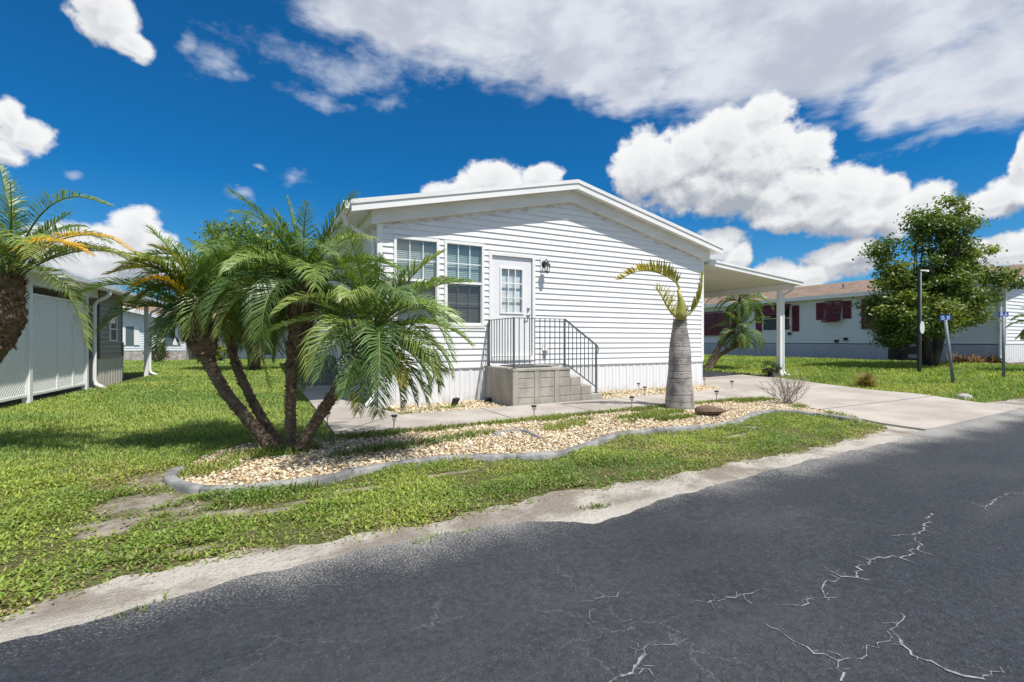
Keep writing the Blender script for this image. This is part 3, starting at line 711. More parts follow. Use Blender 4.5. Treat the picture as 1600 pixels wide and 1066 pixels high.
def grass():
    # broad leaved ground cover on the verge by the street
    def dv(u, v, Z):
        e = v-np.interp(u, RE_U, RE_V); d = 14500/np.maximum(Z/3.5, 1)**1.3
        edge = np.clip(e/.30+.45*vnoise(u, v, 7, 4), .0, 1); edge = np.where(e < -.02, 0, np.maximum(edge, .06))
        return d*edge*np.clip(.85-1.05*np.maximum(bare_mask(u, v)+.30, 0), .05, 1)*np.clip(.85+.55*vnoise(u, v, 6, 8)+.25*vnoise(u, v, 22, 9), .14, 1.2)
    u, v, Z = scatter_cells(-7.5, 6.2, -6.1, -2.6, dv, .1)
    ok = ~blocked(u, v); u, v, Z = u[ok], v[ok], Z[ok]; n = len(u)
    e = v-np.interp(u, RE_U, RE_V)
    pd = np.clip(.06+.55*np.exp(-np.maximum(e, 0)/.16)+.25*(vnoise(u, v, 4, 21) > .75)+.3*np.clip(bare_mask(u, v)+.15, 0, .6), 0, .9)
    col = colours(u, v, [(.31,.385,.080),(.145,.23,.046)], (.38,.30,.17), pd, .36)
    L = rng.uniform(.014, .034, n)*np.maximum(Z/4.5, 1)**.4; hz = rng.uniform(0, .030, n)*np.clip(1+.9*vnoise(u, v, 6, 8), .2, 1.8)*np.clip(e/.25, .1, 1)
    leaves_mesh('verge_grass', u, v, gza(u)+hz, L, L*rng.uniform(.26, .46, n), rng.uniform(-.1, 1.1, n), rng.uniform(0, 2*PI, n), col, .55)
    struct(bpy.data.objects['verge_grass'], 'low broad leaved grass on the verge between the street and the gravel bed', 'grass', 'stuff')
    # mown lawns
    def dl(u, v, Z):
        return 4600/np.maximum(Z/4.0, 1)**1.45*np.clip(1-1.3*np.maximum(bare_mask(u, v), 0), .02, 1)*np.clip((v+3.2+.05*(u+6))/.7, 0, 1)
    u, v, Z = scatter_cells(-16, -.3, -3.6, 34, dl, .2)
    ok = ~blocked(u, v); u, v, Z = u[ok], v[ok], Z[ok]; n = len(u); k = np.maximum(Z/5., 1)**.75
    col = colours(u, v, [(.33,.42,.10),(.17,.285,.066)], (.42,.38,.18), .08)
    L = rng.uniform(.028, .058, n)*k**.5
    leaves_mesh('lawn_grass', u, v, gza(u), L, rng.uniform(.005, .009, n)*k, rng.uniform(.5, 1.45, n), rng.uniform(0, 2*PI, n), col, .5)
    struct(bpy.data.objects['lawn_grass'], 'mown green lawn running back between the two homes on the left', 'grass', 'stuff')
    def dr(u, v, Z): return 1500/np.maximum(Z/6., 1)**1.3*np.clip((v-np.interp(u, RE_U, RE_V))/.3, .05, 1)
    u, v, Z = scatter_cells(8.6, 30, -5.4, 24, dr, .25)
    ok = ~blocked(u, v) & ~((u > 19.6) & (v > -2.4)); u, v, Z = u[ok], v[ok], Z[ok]; n = len(u); k = np.maximum(Z/5., 1)**.75
    e = np.minimum(v+5.2, 9.); col = colours(u, v, [(.32,.405,.082),(.16,.265,.052)], (.42,.38,.15), np.where(np.hypot(u-10.3, v+2.9) < 1.3, .25, .06))
    L = rng.uniform(.04, .08, n)*k**.5
    leaves_mesh('side_lawn_grass', u, v, gza(u), L, rng.uniform(.006, .011, n)*k, rng.uniform(.5, 1.45, n), rng.uniform(0, 2*PI, n), col, .5)
    struct(bpy.data.objects['side_lawn_grass'], 'bright green lawn beyond the driveway under the round tree', 'grass', 'stuff')
    # grass creeping in along the walkway and round the palms
    U, V, H_ = [], [], []
    def patch(cx, cy, rx, ry, n, h=1.):
        H_.append(np.full(n, h))
        a = rng.uniform(0, 2*PI, n); r = np.sqrt(rng.random(n)); U.append(cx+rx*r*np.cos(a)); V.append(cy+ry*r*np.sin(a)*1.)
    for x in np.arange(-.9, 6.7, .09):
        w = .04+.07*abs(math.sin(x*2.3)+math.sin(x*5.1+1)); patch(x, -2.50-w*.5-(.3*(x-6.1) if x > 6.1 else 0), .10, w, int(60*w/.08))
    for px, py, rx, ry, n in [(700,690,.35,.16,420),(745,682,.3,.12,300),(640,700,.4,.16,360),(560,712,.3,.14,240),(885,668,.35,.13,420),(870,674,.2,.1,180),(905,660,.25,.08,200),(600,705,.25,.14,200),(1030,649,.50,.16,1500),(985,655,.3,.1,300),(1055,657,.40,.10,900),(1020,655,.35,.10,500),(985,662,.15,.06,80),(330,735,.25,.20,420),(395,715,.35,.22,560),(440,712,.28,.18,620),(470,705,.2,.15,300),(310,745,.16,.14,200),(420,690,.3,.25,300),(1180,629,.55,.10,520),(1260,637,.4,.14,420),(1310,650,.25,.16,260),(1330,655,.2,.14,140),(480,765,.12,.05,40),(520,690,.25,.2,200)]:
        c = gp(px, py); patch(c[0], c[1], rx, ry, n)
    for px, py, rx, ry, n in [(607,644,.12,.08,90),(633,650,.2,.06,120),(660,645,.2,.08,60),(690,640,.3,.08,90),(712,640,.2,.05,110),(960,618,.4,.07,90),(962,611,.06,.05,50),(1035,612,.2,.05,60),(1110,604,.2,.05,60)]:
        c = gp(px, py); patch(c[0], c[1], rx, ry, n)
    for px, py, n in [(190,966,26),(250,944,20),(195,955,10),(940,794,130),(920,796,60),(735,833,40),(660,850,30),(690,838,30)]:
        c = gp(px, py); patch(c[0], c[1], .10, .03, n//2, .42)
    u = np.concatenate(U); v = np.concatenate(V); hh = np.concatenate(H_); n = len(u); ok = ~inpoly(u, v, WALK) & ~inpoly(u, v, DRIVE); u, v, hh = u[ok], v[ok], hh[ok]; n = len(u)
    col = colours(u, v, [(.22,.29,.06),(.11,.185,.036)], (.38,.31,.15), .18)
    leaves_mesh('weeds', u, v, gza(u)+.01, rng.uniform(.05, .12, n)*hh, rng.uniform(.006, .011, n)*hh**.4, rng.uniform(.6, 1.5, n), rng.uniform(0, 2*PI, n), col, .6)
    struct(bpy.data.objects['weeds'], 'weeds and grass creeping through the gravel', 'grass', 'stuff')
grass()
# ------------------------------------------------------------------ siding and wall helpers
def siding(mb, mp, a0, a1, z0, z1, zb, h=.115, d=.021, al=None, ar=None):
    k = math.floor((z0-zb)/h+1e-6)
    while zb+k*h < z1-1e-6:
        zk = zb+k*h; lo = max(z0, zk); hi = min(z1, zk+h)
        def lim(z): 
            l = max(a0, al(z)) if al else a0; r = min(a1, ar(z)) if ar else a1; return l, r
        l0, r0 = lim(lo); l1, r1 = lim(hi)
        if r0 > l0+1e-4:
            if r1 < l1: l1 = r1 = min(max((l1+r1)/2, l0), r0)
            n0 = d*(1-(lo-zk)/h); n1 = d*(1-(hi-zk)/h)
            mb.quad(mp(l0, lo, n0), mp(r0, lo, n0), mp(r1, hi, n1), mp(l1, hi, n1))
            if lo == zk: mb.quad(mp(l0, lo, 0), mp(r0, lo, 0), mp(r0, lo, n0), mp(l0, lo, n0))
        k += 1
def skirting(mb, mp, a0, a1, z0, z1, pitch=.205):
    prof = [(0,0),(.095,0),(.102,.010),(.140,.010),(.147,0),(.200,0),(.205,-.006)]
    a = a0; P = []
    while a < a1:
        for x, n in prof:
            if a+x < a1: P.append((a+x, n))
        a += pitch
    P.append((a1, 0))
    for (x, n), (y, m) in zip(P, P[1:]):
        mb.quad(mp(x, z0(x), n), mp(y, z0(y), m), mp(y, z1, m), mp(x, z1, n))
FR = lambda a, z, n: (a, -n, z)              # front wall, facing the street
LS = lambda a, z, n: (-n, a, z)              # left side wall

# ------------------------------------------------------------------ the white home
W = 8.13; RU = 4.065; RZ = 4.575; SL = .2265; TH = .17; OV = .31; LEN = 17.
def roofz(u): return RZ-SL*abs(u-RU)
home = thing('mobile_home', 'white vinyl sided home with low gable roof, front door and corrugated white skirting', 'house')
def white_home():
    WIN = [(.27,1.12,1.47,3.09),(1.22,2.04,1.47,3.09)]; DR = (2.145,3.195,.80,2.96)
    holes = WIN+[DR]; zt = 4.40
    und = lambda u: roofz(u)-TH-.03
    al = lambda z: RU-max((RZ-TH-.03-z), 0)/SL; ar = lambda z: RU+max((RZ-TH-.03-z), 0)/SL
    cuts = sorted({.07, W-.07}|{h[0] for h in holes}|{h[1] for h in holes})
    mb = MB()
    for a, b in zip(cuts, cuts[1:]):
        hz = [h for h in holes if h[0] <= a+1e-6 and h[1] >= b-1e-6]
        zs = [(.70, hz[0][2]), (hz[0][3], zt)] if hz else [(.70, zt)]
        for z0, z1 in zs: siding(mb, FR, a, b, z0, z1, .70, al=al, ar=ar)
    mb.build('front_wall', M['vinyl'], home, fix=False)
    mb = MB(); siding(mb, LS, .07, LEN, .70, 3.42, .70); mb.build('side_wall', M['vinyl'], home, fix=False)
    mb = MB(); mb.box(W-.02, .02, .3, W, LEN, 3.42).box(.0, LEN-.02, .3, W, LEN, 3.42); mb.build('rear_wall', M['vinyl'], home)
    # corner posts and starter strip
    for u in (0, W):
        s = -1 if u == 0 else 1
        mb = MB(); mb.box(u-.022 if s < 0 else u-.072, -.022, .702, u+.072 if s < 0 else u+.022, .0, 3.47)
        if s < 0: mb.box(-.022, .001, .702, 0., .075, 3.47)
        mb.build('corner_trim', M['trim'], home, bevel=.004)
    mb = MB(); mb.box(.0, -.030, .672, 2.03, -.002, .699).box(3.97, -.030, .672, W, -.002, .699); mb.build('starter_strip', M['trim'], home)
    # skirting
    mb = MB(); skirting(mb, FR, 0, W, lambda x: gz(x)-.05, .69); mb.build('skirting', M['skirt'], home, fix=False)
    mb = MB(); skirting(mb, LS, 0, LEN, lambda x: -.05, .69); mb.build('skirting', M['skirt'], home, fix=False)
    # roof slab
    e0, e1 = -.50, W+.36
    def slab(u0, u1, top, th): return [(u0, roofz(u0)+top), (RU, RZ+top), (u1, roofz(u1)+top), (u1, roofz(u1)+top-th), (RU, RZ+top-th), (u0, roofz(u0)+top-th)]
    pm = lambda a, b, t: (a, t, b)
    mb = MB()
    for (p, q) in ((0, 1), (1, 2)):
        s = slab(e0, e1, 0, .15); poly = [s[p], s[q], s[5-q], s[5-p]]; mb.prism(poly, -OV+.02, LEN+.3, pm)
    rf = mb.build('roof', M['roof_white'], home)
    # front rake: drip edge above, fascia board below
    mb = MB()
    for (p, q) in ((0, 1), (1, 2)):
        s = slab(e0-.015, e1+.015, .012, .075); mb.prism([s[p], s[q], s[5-q], s[5-p]], -OV-.022, -OV+.019, pm)
    mb.build('drip_edge', M['roof_white'], rf)
    mb = MB()
    for (p, q) in ((0, 1), (1, 2)):
        s = slab(e0, e1, -.064, .120); mb.prism([s[p], s[q], s[5-q], s[5-p]], -OV-.004, -OV+.018, pm)
    mb.build('rake_board', M['trim'], rf)
    # boxed frieze under the rake
    mb = MB()
    for (p, q) in ((0, 1), (1, 2)):
        s = slab(-.13, W+.13, -.151, .235); mb.prism([s[p], s[q], s[5-q], s[5-p]], -.115, .0, pm)
    mb.build('frieze_board', M['frieze'], home)
    mb = MB(); mb.box(-.13, .001, 3.30, -.10, LEN, roofz(-.13)-.152).box(W+.10, .001, 3.30, W+.13, LEN, roofz(W+.13)-.152).box(-.10, .001, 3.30, -.001, LEN, 3.32); mb.build('eave_box', M['frieze'], home)
    # gutter along the left eave with its downspout
    mb = MB(); g0 = roofz(e0)
    mb.prism([(e0-.012, g0-.01), (e0-.125, g0-.01), (e0-.125, g0-.06), (e0-.085, g0-.135), (e0-.012, g0-.135)], -OV+.03, LEN, pm)
    gt = mb.build('gutter', M['trim'], home)
    mb = MB(); mb.tube([(e0-.06,.12,g0-.10),(e0-.06,.12,g0-.22),(e0-.02,.12,g0-.31),(-.16,.12,g0-.50),(-.075,.12,g0-.60),(-.060,.12,g0-.72),(-.060,.12,.40),(-.060,.12,.30),(-.10,.06,.16),(-.20,-.06,.085),(-.27,-.14,.075)], .038, 8)
    mb.build('downspout', M['trim'], gt)
    # double-hung windows
    for i, (u0, u1, z0, z1) in enumerate(WIN):
        mb = MB(); f = .052
        for (a, b, c, d) in ((u0, u1, z1-f, z1), (u0, u1, z0, z0+f), (u0, u0+f, z0+f, z1-f), (u1-f, u1, z0+f, z1-f)): mb.box(a, -.036, c, b, .06, d)
        mb.box(u0-.02, -.030, z0-.03, u1+.02, -.001, z0-.001)
        wf = mb.build('window', M['trim'], home, bevel=.003)
        zm = 2.31; a, b = u0+f, u1-f
        mb = MB(); mb.box(a, -.022, zm-.025, b, .03, zm+.022).box(a, -.010, z0+f, a+.016, .035, zm-.026).box(b-.016, -.010, z0+f, b, .035, zm-.026).box(a+.0165, -.010, z0+f, b-.0165, .035, z0+f+.02)
        mb.build('sash', M['trim'], wf)
        mb = MB(); mb.quad((a, .012, zm+.022), (b, .012, zm+.022), (b, .012, z1-f), (a, .012, z1-f)); mb.build('glass', M['glass'], wf, fix=False)
        mb = MB(); mb.quad((a+.016, .004, z0+f+.02), (b-.016, .004, z0+f+.02), (b-.016, .004, zm-.026), (a+.016, .004, zm-.026)); mb.build('glass', M['glass_dark'], wf, fix=False)
        mb = MB()
        for k in (1, 2):
            x = a+(b-a)*k/3; mb.box(x-.008, .006, zm+.022, x+.008, .018, z1-f); mb.box(x-.008, .018, z0+f+.021, x+.008, .028, zm-.026)
        zz = (zm+z1-f)/2; mb.box(a, .0045, zz-.008, b, .0195, zz+.008); zz = (zm+z0+f)/2; mb.box(a+.016, .0165, zz-.008, b-.016, .0295, zz+.008)
        mb.build('muntins', M['trim'], wf)
        mb = MB(); z = z0+f+.01
        while z < z1-f:
            mb.quad((a, .062, z), (b, .062, z), (b, .074, z+.034), (a, .074, z+.034)); z += .036
        mb.build('blind', M['blind'], wf, fix=False)
        mb = MB(); mb.box(a-.04, .13, z0, b+.04, .15, z1).box(u0, .0605, z0, u0+.04, .129, z1).box(u1-.04, .0605, z0, u1, .129, z1); mb.build('backing', M['interior'], wf)
    # door
    u0, u1, z0, z1 = DR; mb = MB(); f = .065
    mb.box(u0, -.030, z0, u0+f, .06, z1).box(u1-f, -.030, z0, u1, .06, z1).box(u0+f, -.030, z1-f, u1-f, .06, z1).box(u0+f, -.045, z0, u1-f, .06, z0+.075)
    fr = mb.build('door_frame', M['trim'], home, bevel=.003)
    a, b, c, d = u0+f+.008, u1-f-.008, z0+.085, z1-f-.008; gx0, gx1, gz0_, gz1_ = 2.43, 2.90, 1.775, 2.645
    mb = MB()
    for (p, q, r, s) in ((a, gx0, c, d), (gx1, b, c, d), (gx0, gx1, c, gz0_), (gx0, gx1, gz1_, d)): mb.box(p, .012, r, q, .055, s)
    dr = mb.build('door', M['door'], home)
    mb = MB()
    for (p, q, r, s) in ((gx0-.035, gx0, gz0_-.035, gz1_+.035), (gx1, gx1+.035, gz0_-.035, gz1_+.035), (gx0, gx1, gz0_-.035, gz0_), (gx0, gx1, gz1_, gz1_+.035)): mb.box(p, -.006, r, q, .0115, s)
    for k in (1, 2):
        x = gx0+(gx1-gx0)*k/3; mb.box(x-.009, .0, gz0_, x+.009, .018, gz1_); z = gz0_+(gz1_-gz0_)*k/3; mb.box(gx0, -.001, z-.009, gx1, .017, z+.009)
    mb.build('window_grille', M['trim'], dr)
    mb = MB(); mb.quad((gx0, .022, gz0_), (gx1, .022, gz0_), (gx1, .022, gz1_), (gx0, .022, gz1_)); mb.build('glass', M['glass_door'], dr, fix=False)
    mb = MB(); mb.box(gx0-.06, .10, gz0_-.06, gx1+.06, .11, gz1_+.06)
    z = gz0_-.05
    while z < gz1_+.05: mb.quad((gx0-.06, .064, z), (gx1+.06, .064, z), (gx1+.06, .071, z+.023), (gx0-.06, .071, z+.023)); z += .024
    mb.build('blind', surf('door_blind', (.74,.77,.78), None, rough=.5), dr, fix=False)
    mb = MB(); hx = b-.075
    mb.tube([(hx, .012, 1.86), (hx, -.012, 1.86)], .030, 14).tube([(hx, -.012, 1.86), (hx, -.028, 1.86)], .018, 10)
    mb.build('deadbolt', M['brass'], dr, True); mb = MB()
    mb.tube([(hx, .012, 1.72), (hx, -.010, 1.72)], .032, 14).tube([(hx, -.010, 1.72), (hx, -.055, 1.72)], .012, 8).tube([(hx+.006, -.052, 1.72), (hx-.03, -.056, 1.722), (hx-.095, -.050, 1.715)], [.012, .011, .008], 8)
    mb.build('handle', M['brass'], dr, True)
    # wall lantern on its white block
    mb = MB(); mb.box(3.315, -.034, 2.66, 3.475, -.001, 2.945); lb = mb.build('wall_lamp', M['trim'], home, bevel=.004)
    lx, ly, lz = 3.395, -.17, 2.61
    mb = MB(); mb.lathe([(.055,-.012),(.055,0),(.03,.012)], (0,0,0), 16)
    mb.v = [(lx+x, -.034-(z+.012), 2.80+y*1.3) for x, y, z in mb.v]
    mb.tube([(lx, -.045, 2.80), (lx, -.09, 2.86), (lx, -.14, 2.885), (lx, ly, 2.865), (lx, ly, 2.835)], .009, 8)
    mb.lathe([(.012,.235),(.016,.22),(.03,.205),(.078,.150),(.080,.142),(.0,.142)], (lx, ly, lz), 6)
    mb.lathe([(.05,.0),(.054,.008),(.05,.016)], (lx, ly, lz), 6)
    for k in range(6):
        q = 2*PI*k/6; mb.bar((lx+.048*math.cos(q), ly+.048*math.sin(q), lz+.012), (lx+.066*math.cos(q), ly+.066*math.sin(q), lz+.146), .009)
    mb.lathe([(.010,-.03),(.018,-.015),(.012,.0)], (lx, ly, lz), 8)
    mb.build('lantern', M['black'], lb)
    mb = MB()
    for k in range(6):
        p, q = 2*PI*k/6, 2*PI*(k+1)/6
        mb.quad(*[(lx+r*math.cos(t), ly+r*math.sin(t), lz+z) for r, t, z in ((.046, p, .016), (.046, q, .016), (.063, q, .142), (.063, p, .142))])
    mb.build('lantern_glass', M['glass_door'], lb, fix=False)
    mb = MB(); mb.tube([(lx, ly, lz+.02), (lx, ly, lz+.09)], .012, 8); mb.build('candle_bulb', M['white_plastic'], lb)
    # outlet beside the door
    mb = MB(); mb.box(3.365, -.030, .985, 3.475, -.001, 1.13); ob = mb.build('outlet_plate', M['trim'], home, bevel=.003)
    mb = MB(); mb.box(3.385, -.070, .895, 3.470, -.012, .995); mb.build('outlet_cover', M['grey_plastic'], ob, bevel=.008)
    # side door up the left wall
    mb = MB(); mb.box(-.035, 5.75, .72, -.012, 6.75, 2.85); mb.build('side_door', M['trim'], home, bevel=.004)
    # carport roof on the right
    cu0, cu1, v0, v1 = W+.14, 12.15, -.12, 8.2
    cz = lambda u: 3.235-.083*(u-cu0)
    cm = lambda a, b, t: (a, t, b)
    mb = MB(); mb.prism([(cu0, cz(cu0)), (cu1, cz(cu1)), (cu1, cz(cu1)-.075), (cu0, cz(cu0)-.075)], v0+.03, v1, cm); cr = mb.build('carport_roof', M['soffit'], home)
    mb = MB(); mb.prism([(cu0, cz(cu0)+.035), (cu1+.03, cz(cu1)+.035), (cu1+.03, cz(cu1)-.018), (cu0, cz(cu0)-.018)], v0-.022, v0+.029, cm)
    mb.prism([(cu0, cz(cu0)-.019), (cu1+.01, cz(cu1)-.019), (cu1+.01, cz(cu1)-.115), (cu0, cz(cu0)-.115)], v0, v0+.029, cm)
    mb.prism([(cu1+.001, cz(cu1)+.03), (cu1+.09, cz(cu1)+.03), (cu1+.09, cz(cu1)-.09), (cu1+.001, cz(cu1)-.10)], v0+.03, v1, cm); mb.build('fascia', M['roof_white'], cr)
    zb = cz(11.82)-.076; mb = MB(); mb.box(11.76, .02, zb-.17, 11.88, v1-.1, zb); mb.build('beam', M['trim'], cr)
    for vv in (.39, 4.2, 8.0):
        mb = MB(); mb.box(11.765, vv-.06, gz(11.8)-.02, 11.875, vv+.06, zb-.171)
        mb.box(11.74, vv-.085, gz(11.8)-.02, 11.90, vv+.085, gz(11.8)+.10); mb.build('carport_post', M['trim'], home, bevel=.006)
    mb = MB(); mb.tube([(12.18,.20,cz(cu1)-.09),(12.18,.21,cz(cu1)-.17),(12.06,.26,zb-.22),(11.93,.33,zb-.30),(11.92,.34,zb-.45),(11.92,.34,.30),(11.94,.28,.20),(11.97,.16,.17)], .034, 8); mb.build('downspout', M['trim'], cr)
white_home()

# ------------------------------------------------------------------ front steps with the iron railing
def front_steps():
    t = thing('concrete_steps', 'grey precast concrete landing and steps below the front door with dark green iron railing', 'steps', (2.06,-1.19,0))
    L = Vector(t.location)
    def P(u, v, z): return (u-L.x, v-L.y, z)
    z0 = .0; v0, v1 = -1.19, -.035
    lv = [(2.06, 3.27, .70), (3.27, 3.52, .525), (3.52, 3.77, .35), (3.77, 4.02, .185)]
    mb = MB()
    for i, (a, b, z) in enumerate(lv):
        mb.box(a-L.x, (v0+.004*i)-L.y, z0, b-L.x, v1-L.y, z)
    body = mb.build('landing', M['precast'], t, bevel=.012)
    # cast relief on the street side: pilasters and courses, stepped slab edge
    mb = MB(); pil = [(2.06,2.17),(2.50,2.60),(2.92,3.02)]
    for a, b in pil: mb.box(a-L.x+.002, v0-.014-L.y, .002, b-L.x, v0+.003-L.y, .655)
    rows = [(.02,.17),(.19,.34),(.36,.51),(.53,.645)]
    for (a, b) in ((2.175,2.495),(2.605,2.915),(3.025,3.262)):
        for (c, d) in rows: mb.box(a-L.x, v0-.007-L.y, c, b-L.x, v0+.003-L.y, d)
    for (c, d) in rows[:3]: mb.box(3.275-L.x, v0-.001-L.y, c, 3.51-L.x, v0+.006-L.y, d)
    for (c, d) in rows[:2]: mb.box(3.525-L.x, v0+.003-L.y, c, 3.76-L.x, v0+.01-L.y, d)
    mb.box(2.062-L.x, v0-.020-L.y, .657, 3.268-L.x, v0+.003-L.y, .698)
    mb.build('block_relief', M['precast'], t, bevel=.006)
    mb = MB(); mb.box(2.35-L.x, -.92-L.y, .7035, 3.05-L.x, -.10-L.y, .716); mb.build('door_mat', M['black'], t)
    # railing
    zt, zl = 1.60, .775; vr = -1.11
    rl = MB(); ul, um, ue = 2.13, 3.20, 3.93; ze, zle = 1.09, .30
    rl.bar(P(ul, -.06, zt), P(ul, vr, zt), .034, .012); rl.bar(P(ul-.017, vr, zt), P(um, vr, zt), .034, .012)
    rl.bar(P(um, vr, zt), P(ue+.03, vr, ze+.005), .034, .012, (0, 1, 0)); rl.tube([P(ue+.03, vr, ze+.005), P(ue+.055, vr, ze-.045), P(ue+.045, vr, ze-.10), P(ue+.018, vr, ze-.155), P(ue+.008, vr, ze-.15)], .011, 6)
    rl.bar(P(ul, -.06, zl), P(ul, vr, zl), .022, .010); rl.bar(P(ul, vr, zl), P(um, vr, zl), .022, .010); rl.bar(P(um, vr, zl), P(ue, vr, zle), .022, .010, (0, 1, 0))
    rail = rl.build('railing', M['rail'], t)
    for (u, v, a, b) in ((ul, -.06, .70, zt+.01), (ul, vr, .70, zt+.012), (um, vr, .70, zt), (ue, vr, .185, ze+.02)):
        mb = MB(); mb.bar(P(u, v, a), P(u, v, b), .030); mb.box(u-.04-L.x, v-.04-L.y, a-.002, u+.04-L.x, v+.04-L.y, a+.012); mb.build('rail_post', M['rail'], rail)
    bal = [(ul, -.06-1.05*k/9, zl, zt) for k in range(1, 9)]+[(ul+(um-ul)*k/10, vr, zl, zt) for k in range(1, 10)]
    for k in range(1, 8):
        s = k/8; bal.append((um+(ue-um)*s, vr, zl+(zle-zl)*s, zt+(ze-zt)*s))
    for (u, v, a, b) in bal:
        mb = MB(); mb.bar(P(u, v, a), P(u, v, b), .013); mb.build('baluster', M['rail'], rail)
front_steps()
def side_steps():
    t = thing('concrete_steps', 'dark flight of concrete steps against the shaded left wall behind the palms', 'steps', (-.55,4.62,0)); L = Vector(t.location)
    mb = MB()
    for k in range(5): mb.box(-.45, .27*k, .0, .47, .27*(k+1) if k < 4 else 2.3, .155*(k+1))
    mb.build('treads', surf('dark_concrete', (.15,.145,.135), (.23,.22,.205), 4., .9), t, bevel=.012)  # darker grey concrete than the front steps
    mb = MB(); mb.bar((-.40, .15, .16), (-.40, .15, .98), .03).bar((-.40, 1.15, .77), (-.40, 1.15, 1.6), .03).bar((-.40, .15, .98), (-.40, 1.15, 1.6), .03).bar((-.40, 1.15, 1.6), (-.40, 2.2, 1.6), .03).bar((-.40, 2.2, .77), (-.40, 2.2, 1.6), .03)
    for k in range(1, 8): mb.bar((-.40, 1.15+.13*k, .8), (-.40, 1.15+.13*k, 1.6), .013)
    mb.build('railing', M['rail'], t)
side_steps()

